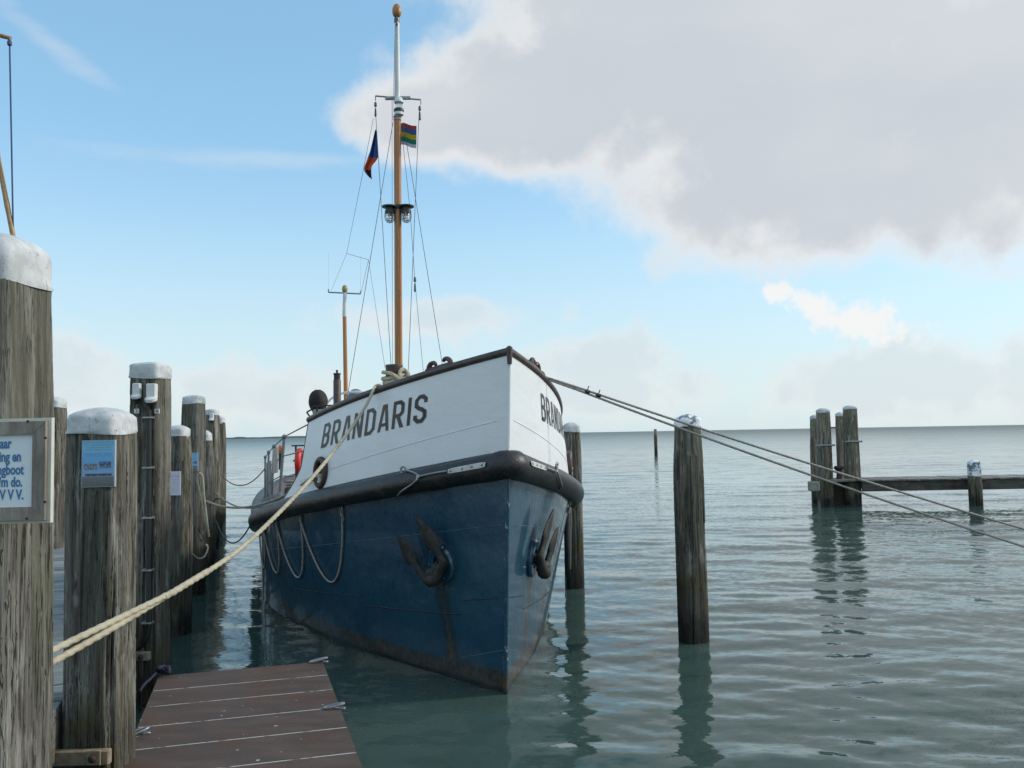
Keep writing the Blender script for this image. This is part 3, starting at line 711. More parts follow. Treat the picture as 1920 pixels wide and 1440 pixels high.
def eye_ring(u, v, ang, z=PZ):
    p = atZ(u, v, z); P = []
    for q in np.linspace(0, 2 * math.pi, 22, endpoint=False):
        e = np.array([math.cos(q) * .075, math.sin(q) * .028, .022 + .018 * math.cos(q)]); c, s = math.cos(ang), math.sin(ang)
        P.append(p + np.array([e[0] * c - e[1] * s, e[0] * s + e[1] * c, e[2]]))
    mb = MB(); mb.tube(P, .0085, 8, closed=True); mb.box(p + np.array([math.cos(ang) * .06, math.sin(ang) * .06, .006]), (.05, .035, .012), .003, ang); mb.build('mooring_ring', M_steel, plat)
eye_ring(626, 1329, -.1); eye_ring(256, 1379, .5); eye_ring(597, 1242, 0)
# dark cord knotted at the far left corner
p = atZ(306, 1268, PZ); mb = MB(); rg = random.Random(3); K_ = []
for q in range(16): K_.append(p + np.array([rg.uniform(-.06, .07), rg.uniform(-.03, .03), .03 + rg.uniform(0, .05)]))
mb.tube(resample(spline(K_, 8), .012), .016, 8)
e1 = atZ(262, 1300, .40); mb.tube(spline([p + [-.05, 0, .04], atZ(283, 1272, PZ + .02), atZ(270, 1284, PZ), e1, atZ(262, 1325, .15), atZ(266, 1325, -.2)], 8), .011, 8)
tag(mb.build('dark_rope', M_darkpvc), 'dark navy cord knotted at the far left corner of the platform', 'rope')

# ------------------------------------------------------------------ the lifeboat
TH, BX, BY = .291, -.1098, 8.0436
RK = .3158 / 3.1
LEN = 18.6
def fullness(s): return np.where(s > 11, np.sqrt(np.clip(1 - ((s - 11) / (LEN - 11)) ** 2.6, 0, 1)), 1.0)
def bw(s): s = np.asarray(s, float); return 2.1263 * (1 - (1 - np.clip(s / 6.105, 0, 1)) ** 1.678) * fullness(s) * np.where(s > 11, 1 - .02 * (s - 11), 1)
def bd(s): s = np.asarray(s, float); return 2.1524 * (1 - (1 - np.clip(s / 5.402, 0, 1)) ** 2.055) * fullness(s)
def zd(s):
    s = np.asarray(s, float); z = 2.1094 - .1933 * s + .0047 * s * s
    return np.where(s < 7.5, z, (2.1094 - .1933 * 7.5 + .0047 * 56.25) + (s - 7.5) * -.03 + (s - 7.5) ** 2 * .006)
def zb(s): s = np.asarray(s, float); return 3.1307 - .1689 * s - .0022 * s * s
def W(s, t, z):
    s, t, z = np.broadcast_arrays(np.asarray(s, float), np.asarray(t, float), np.asarray(z, float)); so = s - RK * z
    return np.stack([BX - so * math.sin(TH) - t * math.cos(TH), BY + so * math.cos(TH) - t * math.sin(TH), z], -1)
boat = thing('lifeboat', 'steel lifeboat with blue hull and white bow lettered BRANDARIS, moored bow on', 'boat', (BX, BY, 0.0), TH)
def hull_pt(s, f, side=1, out=0.0):
    z = f * zd(s); b = bw(s) + (bd(s) - bw(s)) * f
    return W(s, side * (b + out), z)
def bul_pt(s, f, side=1, out=0.0):
    z0 = zd(s) + .1; z = z0 + f * (zb(s) - z0); return W(s, side * (bd(s) * (1 - .096 * f) + out), z)
def nrm_of(fn, s, f, side):
    e = .01; a = fn(s + e, f, side) - fn(s - e, f, side); b = fn(s, f + e, side) - fn(s, f - e, side)
    n = np.cross(a, b) * -side; return n / np.linalg.norm(n), a / np.linalg.norm(a), b / np.linalg.norm(b)
# hull shell
ss = np.concatenate([np.linspace(0, 1, 22) ** 1.5 * 1.5, np.linspace(1.6, LEN, 70)])
ff = np.concatenate([[-.5, -.25, -.1], np.linspace(0, 1.06, 18)])
mb = MB()
for side in (1, -1):
    S, Fq = np.meshgrid(ss, ff, indexing='ij')
    z = Fq * zd(S); b = bw(S) + (bd(S) - bw(S)) * Fq
    b = np.where(Fq < 0, bw(S) * (1 + Fq * .9), b)
    P = W(S, side * np.maximum(b, 0.0), z); mb.grid(P, uv=np.stack([S, z], -1), flip=(side < 0))
mb.build('hull', M_bluehull, boat, sharp=30, uv=True)
# stem bar
mb = MB(); zz = np.linspace(-.5, 2.1, 14); mb.tube(W(0.0, 0.0, zz), .022, 10); mb.build('stem_bar', M_bluehull, boat, uv=True)
# deck
mb = MB(); sd_ = np.linspace(.02, LEN - .02, 60); tt = np.linspace(-1, 1, 9)
S, T = np.meshgrid(sd_, tt, indexing='ij'); mb.grid(W(S, T * (bd(S) - .015), zd(S) + .06 + .10 * (1 - T ** 2)), flip=True); mb.build('deck', M_deck, boat)
# white bulwark (both sides), with a curved aft edge
def s_end(f): return 3.06 + .08 * np.clip(f - .5, 0, 1) + 1.0 * np.clip(.42 - f, 0, 1) ** 1.5 * 1.9
ff = np.linspace(-.06, 1, 22)
for side in (1, -1):
    mb = MB(); rows, rowsi, uvr = [], [], []
    for k in np.linspace(0, 1, 64) ** 1.25:
        s = k * s_end(ff); rows.append(bul_pt(s, ff, side)); rowsi.append(bul_pt(s + .0, ff, side, -.035 * min(1, k * 20)))
    mb.grid(np.array(rows), flip=(side < 0)); mb.grid(np.array(rowsi), flip=(side > 0))
    A = np.stack([np.array(rows)[-1], np.array(rowsi)[-1]]); mb.grid(A, flip=(side < 0))
    bulw = mb.build('bulwark', M_whitehull, boat, sharp=40)
    # aft edge strip
    mb = MB(); fe = np.linspace(0, 1, 24); mb.tube(bul_pt(s_end(fe), fe, side, -.015), .02, 8); mb.build('edge_strip', M_rail, bulw)
# stem edge of the bulwark
mb = MB(); f_ = np.linspace(.06, .98, 10); mb.tube(bul_pt(0 * f_ + .0, f_, 1), .016, 8); mb.build('stem_edge', M_whitehull, boat)
# top rail
mb = MB(); sr = np.concatenate([np.linspace(s_end(1.0), .0, 60)]); Pst = bul_pt(sr, 1 + 0 * sr, 1, -.01); Ppt = bul_pt(sr[::-1], 1 + 0 * sr, -1, -.01)
for P in (Pst, Ppt): mb.tube(P + np.array([0, 0, .022]), .038, 12)
p = bul_pt(0.0, 1.0, 1); mb.lathe([(.022, -.10), (.026, 0), (.030, .03), (.028, .055), (.008, .068)], p + np.array([0, -.01, 0]), 14)
mb.build('top_rail', M_rail, boat)
# rubber tube fender round the gunwale
sq_ = np.concatenate([np.linspace(0, 1, 30) ** 1.6 * 1.2 + .04, np.linspace(1.3, LEN - .05, 80)])
RT = .116
right_ = W(sq_, -(bd(sq_) + .055), zd(sq_)); left_ = W(sq_, bd(sq_) + .055, zd(sq_))
nose = []
for q in np.linspace(-1, 1, 9)[1:-1]: nose.append(W(-.055 + .10 * abs(q) ** 2, q * (bd(.04) + .055), zd(0.0) + .01))
path = np.concatenate([left_[::-1], np.array(nose)[::-1], right_])
path = resample(path, .05)
rgn = np.random.default_rng(5)
rad_ = RT * (1 + .02 * np.sin(np.arange(len(path)) * .21) + np.convolve(rgn.normal(0, .02, len(path)), np.ones(9) / 9, 'same'))
dist_bow = np.linalg.norm(path - W(0., 0., zd(0.0)), axis=1); rad_ = rad_ * (1 + .10 * np.exp(-(dist_bow / .55) ** 2))
mb = MB(); mb.tube(path, rad_, 24); fen = mb.build('rubber_fender', M_black, boat, sharp=60)
for side in (1, -1):   # dark seat strip and rub of the fender against the bulwark
    mb = MB(); s = np.linspace(.15, 3.6, 50); mb.tube(W(s, side * (bd(s) + .005), zd(s) + .105 + .012), .024, 8); mb.build('seat_strip', M_black, fen)
# bow plates and tie rods on the fender
def on_tube(s, ang, side, out=0.0):
    n, a, b = nrm_of(hull_pt, s, .9, side); nh = np.array([n[0], n[1], 0]); nh /= np.linalg.norm(nh)
    r = RT * (1 + .10 * math.exp(-(np.linalg.norm(W(s, side * (bd(s) + .055), zd(s)) - W(0., 0., zd(0.))) / .55) ** 2))
    return W(s, side * (bd(s) + .055), zd(s)) + (nh * math.cos(ang) + np.array([0, 0, 1]) * math.sin(ang)) * (r + out)
for side in (1, -1):
    s_pl = np.linspace(.07, .42, 14)
    rows = []
    for i, s in enumerate(s_pl):
        e = min(1.0, .72 + .28 * min(i, 13 - i) / 1.5)
        c = .22
        rows.append([on_tube(s, c + k * .20 * e, side, .014 - .008 * (abs(k) == 1)) for k in (-1, -.94, -.5, 0, .5, .94, 1)])
    mb = MB(); mb.grid(np.array(rows), flip=side < 0); plate = mb.build('tie_plate', M_white_metal, fen)
    for s in (.10, .19, .28, .39):
        p = on_tube(s, .22, side, .012); mb = MB(); n, _, _ = nrm_of(hull_pt, s, .9, side); R = np.array(Vector(n).to_track_quat('Z', 'Y').to_matrix()); mb.lathe([(.012, 0), (.012, .007), (.006, .010)], p, 8, R=R); mb.build('bolt', M_steel, plate)
    P = [on_tube(.42, .22, side, .02), on_tube(.55, .25, side, .02), on_tube(.70, .22, side, .022)]; mb = MB(); mb.tube(spline(P, 6), .010, 8)
    P = [on_tube(.70, .22, side, .022), on_tube(.76, .5, side, .02), on_tube(.85, .85, side, .02), on_tube(.93, 1.15, side, .02)]; mb.tube(spline(P, 8), .009, 8, strands=2, lay=.05, amp=.6)
    mb.tube(spline([on_tube(.70, .22, side, .022), on_tube(.78, -.2, side, .02), on_tube(.93, -.65, side, .02), on_tube(1.02, -1.1, side, .01)], 8), .0085, 8, strands=3, lay=.05, amp=.6)
    a_ = on_tube(.70, .22, side, .022); b_ = on_tube(.74, .45, side, .022); c_2 = on_tube(.74, -.1, side, .022)
    mb.add([a_, b_, c_2, on_tube(.70, .22, side, .03), on_tube(.74, .45, side, .03), on_tube(.74, -.1, side, .03)], [(0, 1, 2), (5, 4, 3), (0, 3, 4, 1), (1, 4, 5, 2), (2, 5, 3, 0)])
    p = on_tube(.96, 1.2, side, .02); R = np.array(Vector(nrm_of(hull_pt, .96, .9, side)[0]).to_track_quat('Z', 'Y').to_matrix())
    th = np.linspace(0, 2 * math.pi, 16, endpoint=False); mb.tube(p + np.stack([.035 * np.cos(th), .035 * np.sin(th), 0 * th], -1) @ R.T, .010, 8, closed=True)
    mb.build('tie_rod', M_steel, fen)
# name on the bow
def letter(ch):
    w, s = .50, .135; l, r, b, t = s / 2, w - s / 2, s / 2, 1 - s / 2; c = .11; Q = []
    def V(x, y0=0, y1=1): Q.append(('q', [(x - s / 2, y0), (x + s / 2, y0), (x + s / 2, y1), (x - s / 2, y1)]))
    def D(x0, y0, x1, y1, hw): Q.append(('q', [(x0 - hw / 2, y0), (x0 + hw / 2, y0), (x1 + hw / 2, y1), (x1 - hw / 2, y1)]))
    def PL(p): Q.append(('p', p))
    if ch == 'B': V(l); PL([(l, t), (r - c, t), (r - .01, t - c), (r - .01, .51 + c), (r - c, .515), (l, .515)]); PL([(l, .515), (r - c, .515), (r, .515 - c), (r, b + c), (r - c, b), (l, b)])
    if ch == 'R': V(l); PL([(l, t), (r - c, t), (r, t - c), (r, .45 + c), (r - c, .45), (l, .45)]); D(r + .01, 0, .24, .46, s * 1.12)
    if ch == 'A': D(.062, 0, .215, 1, .13); D(.458, 0, .305, 1, .13); Q.append(('q', [(.13, .19), (.39, .19), (.39, .305), (.13, .305)]))
    if ch == 'N': V(l); V(r); D(r, 0, l, 1, s * 1.15)
    if ch == 'D': V(l); PL([(l, t), (r - c * 1.2, t), (r, t - c * 1.2), (r, b + c * 1.2), (r - c * 1.2, b), (l, b)])
    if ch == 'I': V(l)
    if ch == 'S': PL([(r, .70), (r, t - c), (r - c, t), (l + c, t), (l, t - c), (l, .52 + c), (l + c, .535), (r - c, .465), (r, .48 - c), (r, b + c), (r - c, b), (l + c, b), (l, b + c), (l, .30)])
    polys = []
    for kind, p in Q:
        if kind == 'q': polys.append(p); continue
        p = np.array(p, float); n = len(p); offs = []
        for i in range(n):
            d0 = p[i] - p[i - 1] if i > 0 else p[1] - p[0]; d1 = p[i + 1] - p[i] if i < n - 1 else d0
            d0 = d0 / np.linalg.norm(d0); d1 = d1 / np.linalg.norm(d1); n0 = np.array([-d0[1], d0[0]]); n1 = np.array([-d1[1], d1[0]]); mm = n0 + n1; mm /= np.linalg.norm(mm)
            offs.append(mm * (s / 2 / max(.5, mm.dot(n0))))
        for i in range(n - 1): polys.append([p[i] + offs[i], p[i] - offs[i], p[i + 1] - offs[i + 1], p[i + 1] + offs[i + 1]])
    return polys, (s if ch == 'I' else w)
name = 'BRANDARIS'
adv = []; x = 0
for ch in name: adv.append(x); x += letter(ch)[1] + .15
tw = x - .15
for side in (1, -1):
    # arc-length table of the bulwark near mid height
    stab = np.linspace(.5, 3.0, 200); P = bul_pt(stab, .68 + 0 * stab, side); arc = np.concatenate([[0], np.cumsum(np.linalg.norm(np.diff(P, axis=0), axis=1))])
    a0, a1 = np.interp(.84, stab, arc), np.interp(2.57, stab, arc)
    for ch, x0 in zip(name, adv):
        polys, w = letter(ch); mb = MB()
        for k, q in enumerate(polys):
            q = np.array(q, float); n = 5; g = np.linspace(0, 1, n)
            G = (q[0][None, None] * (1 - g)[:, None, None] + q[1][None, None] * g[:, None, None]) * (1 - g)[None, :, None] + (q[3][None, None] * (1 - g)[:, None, None] + q[2][None, None] * g[:, None, None]) * g[None, :, None]
            u = (x0 + G[..., 0]) / tw
            if side > 0: u = 1 - u                       # starboard reads towards the bow
            s = np.interp(a0 + u * (a1 - a0), arc, stab); u2 = (s - .84) / 1.73
            lo = .515 + .045 * u2; hi = .815 + .04 * u2
            f = lo + G[..., 1] * (hi - lo)
            mb.grid(bul_pt(s, f, side, .0035 + .0006 * k), flip=True if side > 0 else True)
        mb.build('letter_' + ch.lower(), M_blk_letter, bulw if side < 0 else boat.children[[c.name.split('.')[0] for c in boat.children].index('bulwark')], smooth=False)
# weld seams
def seam(s0, s1, f0, f1, side, m_, fn=hull_pt, r=.004): s = np.linspace(s0, s1, 40); f = np.linspace(f0, f1, 40); mb = MB(); mb.tube(fn(s, f, side, .0), r, 6); mb.build('weld_seam', m_, boat)
for side in (1, -1):
    seam(.04, 4.8, .745, .66, side, M_seam); seam(.5, 1.9, .33, .31, side, M_seamdark, r=.006); seam(.08, .45, .42, .40, side, M_seamdark, r=.005)
    seam(1.9, 3.6, .37, .33, side, M_seamdark, r=.005); seam(.03, .5, .19, .12, side, M_seam); seam(.28, 1.2, .95, .93, side, M_seam)
    seam(.10, 3.0, .36, .22, side, M_whitehull, fn=bul_pt, r=.005)
# fairlead (oval hole with brown rim) low on the bulwark
for side in (1, -1):
    n, a, b = nrm_of(bul_pt, 2.44, .24, side); c = bul_pt(2.44, .24, side); th = np.linspace(0, 2 * math.pi, 28, endpoint=False)
    ring = c + n * .02 + .115 * np.cos(th)[:, None] * a + .15 * np.sin(th)[:, None] * np.array([0, 0, 1.]); mb = MB(); mb.tube(ring, .036, 10, closed=True); fl_ = mb.build('fairlead', M_bollard, boat)
    dk = c + n * .008 + .10 * np.cos(th)[:, None] * a + .135 * np.sin(th)[:, None] * np.array([0, 0, 1.]); mb = MB(); mb.add(np.concatenate([dk, dk - n * .10]), [tuple(range(28))[::-1] if side > 0 else tuple(range(28))] + [(i, (i + 1) % 28, 28 + (i + 1) % 28, 28 + i) for i in range(28)]); mb.build('opening', M_rust, fl_)
    mb = MB(); mb.lathe([(.04, -.05), (.03, 0), (.045, .03), (.01, .05)], c + n * .02 - np.array([0, 0, .06]), 10); mb.build('roller', M_white_metal, fl_)
# bollards on the foredeck
def bollard(s, t, zt, r):
    p = W(s, t, zt); mb = MB(); mb.lathe([(r * 1.15, -.75), (r, -.7), (r, -.03), (r * 1.03, -.015), (r * 1.0, 0), (r * .2, .008)], p, 28); bo = mb.build('bollard', M_bollard, boat)
    mb = MB(); q = p - np.array([0, 0, .13]); d = np.array([math.cos(TH), math.sin(TH), 0])
    mb.tube(spline([q + d * r * .9, q + d * (r + .07), q + d * (r + .10) - np.array([0, 0, .06]), q + d * (r + .10) - np.array([0, 0, .30])], 6), .018, 8); mb.build('horn', M_bollard, bo)
    return p
def boat_st(u, v, Y):        # boat coordinates of a point seen at (u, v) at depth Y
    p = atY(u, v, Y); d = p - np.array([BX, BY, 0]); so = -d[0] * math.sin(TH) + d[1] * math.cos(TH); t = -(d[0] * math.cos(TH) + d[1] * math.sin(TH)); return so + RK * p[2], t, p[2]
bs, bt, bz = boat_st(739, 684, 9.75); BP = bollard(bs, bt, bz, .098)
ps, pt_, pz = boat_st(990, 676, 9.35); BPp = bollard(ps, pt_, pz, .085)
# open chock on the rail
for side in (1, -1):
    P = bul_pt(np.linspace(.60, .90, 8), 1.0, side, -.02) + np.array([0, 0, .055]); mb = MB(); mb.tube(P, .026, 8)
    for s0, sg in ((.655, 1), (.83, -1)):
        a = bul_pt(s0, 1.0, side, -.02) + np.array([0, 0, .05]); d = bul_pt(s0 + .02, 1.0, side) - bul_pt(s0, 1.0, side); d[2] = 0; d /= np.linalg.norm(d); z_ = np.array([0, 0, 1.])
        mb.tube(spline([a - d * sg * .05, a - d * sg * .045 + z_ * .03, a - d * sg * .02 + z_ * .062, a + d * sg * .03 + z_ * .068, a + d * sg * .052 + z_ * .045], 6), np.linspace(.030, .018, 25), 8)
    mb.build('open_chock', M_bollard, boat)

# mast -----------------------------------------------------------------
MS = 6.2
mY = W(MS, 0.0, 2.4)[1]
def mp(u, v, dY=0.0): return atY(u, v, mY + dY)
foot = W(MS, 0.0, float(zd(MS)) + .1); hip = mp(745, 217); top = mp(744.5, 34)
mb = MB(); mb.tube(lerp(foot, hip, 12), np.linspace(.068, .058, 12), 20); mast = mb.build('mast', M_mast, boat)
mb = MB(); mb.tube(lerp(hip + (top - hip) * .13, top, 10), np.linspace(.050, .036, 10), 18); mb.build('topmast', M_mastwhite, mast)
mb = MB(); th = np.linspace(-math.pi / 2, math.pi / 2, 16); bc = mp(744, 20.5)
mb.lathe([(max(.004, .077 * math.cos(q) * (1 - .10 * math.sin(q))), .122 * math.sin(q)) for q in th], bc, 22); mb.build('masthead_ball', M_ball, mast)
mb = MB(); q = mp(744, 37); mb.lathe([(.02, -.05), (.045, -.05), (.045, .02), (.02, .02)], q, 12); q = mp(744, 43, -.06); mb.box(q, (.03, .04, .09), .01); mb.build('truck_block', M_wire, mast)
cl, cr_ = mp(704, 180), mp(789, 187)
mb = MB(); mb.tube(lerp(cl, cr_, 6), .014, 8)
for a in (cl, cr_): mb.tube([a, a - np.array([0, 0, .08])], .009, 6)
c = mp(746, 184); mb.box(c, (.42, .05, .05), .006); mb.build('crosstree', M_steel, mast)
# masthead lamp between the two mast lengths
h0 = mp(748, 217, -.03)
for nm, prof, m_ in (('lamp_base', [(.045, .0), (.075, .01), (.075, .055), (.05, .065)], M_mastwhite), ('lamp_band', [(.074, .065), (.082, .07), (.082, .105), (.074, .115)], M_green_steel), ('lamp_glass', [(.05, .115), (.06, .12), (.06, .20), (.05, .21)], M_glass), ('lamp_top', [(.07, .21), (.078, .22), (.07, .27), (.05, .30)], M_mastwhite)):
    mb = MB(); mb.lathe(prof, h0, 18); mb.build(nm, m_, mast)
for z_ in (.0, -.05):
    mb = MB(); mb.lathe([(.06, -.012), (.066, -.008), (.066, .008), (.06, .012)], hip + np.array([0, 0, z_ - .02]), 18); mb.build('mast_band', M_steel, mast)
# caged lamps on a plate half-way up
pc_ = mp(746.5, 388)
mb = MB(); 
for sx in (-1, 1):
    mb.lathe([(.02, -.012), (.125, -.012), (.13, 0), (.125, .012), (.02, .012)], pc_ + np.array([sx * .135, -.02, 0]), 20)
mb.lathe([(.068, -.03), (.074, -.028), (.074, .028), (.068, .03)], pc_, 18)
mb.build('lamp_plate', M_green_steel, mast)
for sx in (-1, 1):
    c = pc_ + np.array([sx * .135, -.02, -.012]); mb = MB(); mb.lathe([(.07, -.0), (.07, -.05), (.082, -.055), (.082, -.10), (.06, -.11)], c, 16); mb.box(c + np.array([sx * -.085, 0, -.05]), (.05, .03, .03), .006); ln = mb.build('lamp_housing', M_green_steel, mast)
    mb = MB(); mb.lathe([(.055, -.105), (.058, -.16), (.045, -.215), (.01, -.235)], c, 14); mb.build('lamp_glass', M_glass, ln)
    mb = MB(); th = np.linspace(0, 2 * math.pi, 20, endpoint=False)
    for z_, r in ((-.115, .082), (-.155, .084), (-.20, .074), (-.24, .048)): mb.tube(c + np.stack([r * np.cos(th), r * np.sin(th), 0 * th + z_], -1), .004, 5, closed=True)
    for k in range(8):
        a = k * math.pi / 4; prof = [(.082, -.10), (.084, -.155), (.074, -.20), (.048, -.24), (.0, -.258)]
        mb.tube(spline([c + np.array([r * math.cos(a), r * math.sin(a), z_]) for r, z_ in prof], 4), .004, 5)
    mb.build('lamp_cage', M_steel, ln)
mb = MB(); mb.tube([mp(752, 400, -.09), mp(750, 430, -.075), mp(750, 690, -.075)], .006, 6); mb.build('lamp_cable', M_cable, mast)
# standing rigging and halyards
def rig(pts, r=.0045, nm='stay', m_=None): mb = MB(); mb.tube(np.array(pts), r, 6); return mb.build(nm, m_ or M_wire, mast)
def foot_pt(u, v, t): # continue a line of sight down to the deck edge: put the foot on the boat near the mast
    return mp(u, v, 0)
def ext(a, b, k): return a + (b - a) * k
for (u0, v0, u1, v1, d1, r) in ((737, 229, 655, 722, -.5, .005), (756, 229, 829, 681, .9, .005), (704, 206, 733, 683, .3, .005), (786, 205, 766, 683, .3, .005), (778, 527, 793, 690, -.3, .004), (752, 235, 769, 395, .4, .004), (769, 395, 778, 527, .4, .004)):
    a, b = mp(u0, v0), mp(u1, v1, d1); e = 1.0 if v1 < 600 else (a[2] - 1.9) / (a[2] - b[2]); rig([a, ext(a, b, e)], r)
rig([mp(735, 180, -.06), mp(736, 690, -.06)], .0035, 'halyard'); rig([mp(741, 45, -.05), mp(736.5, 225, -.06)], .0035, 'halyard')
for u, v in ((704, 196), (787, 203), (778, 524)):
    for k, r in ((0, .024), (.10, .016), (.16, .020)):
        p = mp(u, v, 0) - np.array([0, 0, k]); mb = MB(); mb.lathe([(.006, -.045), (r, -.03), (r * .8, .03), (.006, .045)], p, 8); mb.build('rigging_block', M_wire, mast)
# flags
def flag(name, label, pts_hoist, pts_fly, stripes, wave, nu=14, nv=26, fold=0.0):
    A, B = spline(pts_hoist, 10), spline(pts_fly, 10); a = np.array([A[int(i)] for i in np.linspace(0, len(A) - 1, nv)]); b = np.array([B[int(i)] for i in np.linspace(0, len(B) - 1, nv)])
    root = thing(name, label, 'flag', tuple(a[-1]), 0.0)
    us = np.linspace(0, 1, nu); G = a[None] * (1 - us)[:, None, None] + b[None] * us[:, None, None]
    G[..., 1] += wave * np.sin(us * 6.5)[:, None] * (us ** .6)[:, None] + fold * np.sin(us * 15)[:, None]
    cuts = [int(round(q * (nv - 1))) for q in [s_[0] for s_ in stripes] + [1.0]]
    for (q, col_), i0, i1 in zip(stripes, cuts[:-1], cuts[1:]):
        mb = MB(); g = G[:, i0:i1 + 1]; mb.grid(g + np.array([0, .0012, 0])); mb.grid(g - np.array([0, .0012, 0]), flip=True)
        M = worn('flag_cloth', col_, tuple(x * .85 for x in col_), .85, 20, spec=.15); mb.build('stripe', M, root, sharp=80)
    return root
h = [mp(781, 236), mp(781, 258), mp(780.5, 278)]; f = [mp(751, 231, .25), mp(751, 252, .25), mp(751, 271, .25)]
flag('flag', 'striped red, blue, yellow, green and white flag right of the mast', h, f, [(0, (.38, .07, .07)), (.2, (.07, .11, .30)), (.42, (.55, .42, .02)), (.6, (.02, .22, .16)), (.8, (.60, .60, .66))], .05)
h = [mp(706.5, 243), mp(708, 275), mp(708.5, 296), mp(697, 312), mp(697, 336)]; f = [mp(704.5, 246, .3), mp(694, 280, .3), mp(687, 300, .3), mp(682, 318, .3), mp(694, 334, .3)]
flag('flag', 'blue and orange flag hanging limp left of the mast', h, f, [(0, (.035, .085, .26)), (.50, (.55, .085, .025)), (.78, (.06, .02, .04))], .06, fold=.03)
rig([mp(700, 222, .1), mp(677, 340, .3), atY(650, 475, 19), atY(621, 545, 23.5)], .0035, 'aerial_wire')
# mizzen mast
zY = 23.4
a, b_ = atY(649, 775, zY), atY(646, 594, zY); base = b_ + (a - b_) * ((b_[2] - float(zd(16)) - .1) / (b_[2] - a[2])); tp_ = atY(646.5, 549, zY)
mb = MB(); mb.tube(lerp(base, b_, 8), np.linspace(.066, .055, 8), 16); mz = mb.build('mizzen_mast', M_mast, boat)
mb = MB(); mb.tube(lerp(b_, tp_, 6), np.linspace(.062, .05, 6), 16); mb.build('topmast', M_mastwhite, mz)
mb = MB(); th = np.linspace(-math.pi / 2, math.pi / 2, 14); mb.lathe([(max(.004, .08 * math.cos(q)), .115 * math.sin(q)) for q in th], atY(646.5, 542, zY), 18); mb.build('masthead_ball', M_ball2, mz)
mb = MB(); p0_, p1_ = atY(616, 548, zY), atY(676, 551, zY); mb.tube(lerp(p0_, p1_, 4), .02, 8)
for p in (p0_, p1_): mb.tube([p, p + np.array([0, 0, .09])], .018, 6)
mb.build('crosstree', M_steel, mz)
mb = MB(); mb.tube([atY(616, 545, zY), atY(616, 475, zY)], .0035, 6); mb.tube([atY(676, 545, zY), atY(676, 480, zY)], .0035, 6); mb.build('aerial', M_mastwhite, mz)
mb = MB(); mb.tube([atY(677, 549, zY), atY(691, 487, 19)], .0045, 6); mb.tube([atY(650, 475, 19), atY(666, 480, 19), atY(691, 487, 19)], .0045, 6); mb.tube([atY(691, 487, 19), atY(722, 690, mY + .3)], .0035, 6); mb.build('aerial_wire', M_wire, mz)
# deckhouse (low, hidden behind the bulwark) and what stands on it
mb = MB(); S, T = np.meshgrid(np.linspace(7.2, 13.5, 8), np.linspace(-1, 1, 9), indexing='ij'); mb.grid(W(S, T * .95, 2.15 + .08 * (1 - T ** 2)), flip=True)
for t_ in (-.95, .95): mb.grid(np.stack([W(np.linspace(7.2, 13.5, 8), t_, 2.15), W(np.linspace(7.2, 13.5, 8), t_, .9)]), flip=t_ > 0)
for s0 in (7.2, 13.5): mb.grid(np.stack([W(s0, np.linspace(-.95, .95, 9), 2.15 + .08 * (1 - np.linspace(-1, 1, 9) ** 2)), W(s0, np.linspace(-.95, .95, 9), .9)]), flip=s0 < 8)
mb.build('deckhouse', M_whitehull, boat)
eY = 16.2
p = atY(632, 700, eY); q = atY(632, 712, eY); mb = MB(); zb_ = 2.1
mb.lathe([(.072, zb_ - q[2]), (.072, -.012), (.066, .0)], q, 20); ex = mb.build('exhaust_pipe', M_bollard, boat)
mb = MB(); mb.lathe([(.062, 0), (.062, .09), (.070, .095), (.070, .125), (.02, .13), (.018, .16), (.026, .165), (.02, .185), (.004, .19)], q, 18); mb.build('exhaust_cap', M_cable, ex)
# searchlight under a black cover, on a bracket
cY = 15.0; c = atY(596, 752, cY); mb = MB(); n1, n2 = 20, 12; rows = []
for i, q in enumerate(np.linspace(-1, 1, n2)):
    r = .165 * math.sqrt(max(.0, 1 - q * q * .93)) * (1 + (.0 if q > -.2 else -.25 * (abs(q) - .2)))
    th = np.linspace(0, 2 * math.pi, n1, endpoint=False); rr_ = r * (1 + .05 * np.sin(5 * th + q * 2) + .03 * np.sin(9 * th))
    rows.append(np.stack([c[0] + rr_ * np.cos(th), c[1] + rr_ * np.sin(th), c[2] + (.20 if q > 0 else .24) * q + 0 * th], -1))
mb.grid(np.array(rows), close_v=True, flip=True); mb.f.append(tuple((n2 - 1) * n1 + j for j in range(n1))); cov = mb.build('covered_searchlight', M_blackcloth, boat, sharp=70)
mb = MB(); mb.tube([c - np.array([0, 0, .2]), (c[0], c[1], 2.0)], .03, 10); mb.build('stand', M_rust, cov)
mb = MB(); a, b_ = atY(575, 773, cY - .4), atY(636, 762, cY - .4); mb.tube(spline([a, atY(585, 767, cY - .4), atY(590, 762, cY - .4), atY(630, 760, cY - .4), b_], 5), .014, 8); mb.tube([a, atY(584, 785, cY - .4), atY(588, 800, cY - .4)], .014, 8); mb.tube([atY(594, 762, cY - .4), atY(596, 790, cY - .4)], .018, 8); mb.build('bracket_rail', M_rust, boat)
mb = MB(); c = atY(606, 772, cY); mb.box(c, (.36, .2, .10), .02, TH, rx=.1); mb.build('canvas_roll', worn('pale_canvas', (.36, .34, .27), (.26, .24, .19), .9, 12, bmp=.02), boat)
# white hoop and grey dome
mb = MB(); mb.tube(spline([atY(606, 790, 17), atY(613, 758, 17), atY(630, 742, 17), atY(656, 735, 17), atY(690, 737, 17), atY(712, 746, 17), atY(716, 790, 17)], 8), .024, 10); mb.build('white_hoop', M_mastwhite, boat)
c = atY(667, 752, 17.5); mb = MB(); mb.lathe([(.17, -.6), (.172, .0), (.165, .10), (.13, .19), (.08, .235), (.02, .25)], c, 20); mb.build('grey_dome', M_dome, boat)
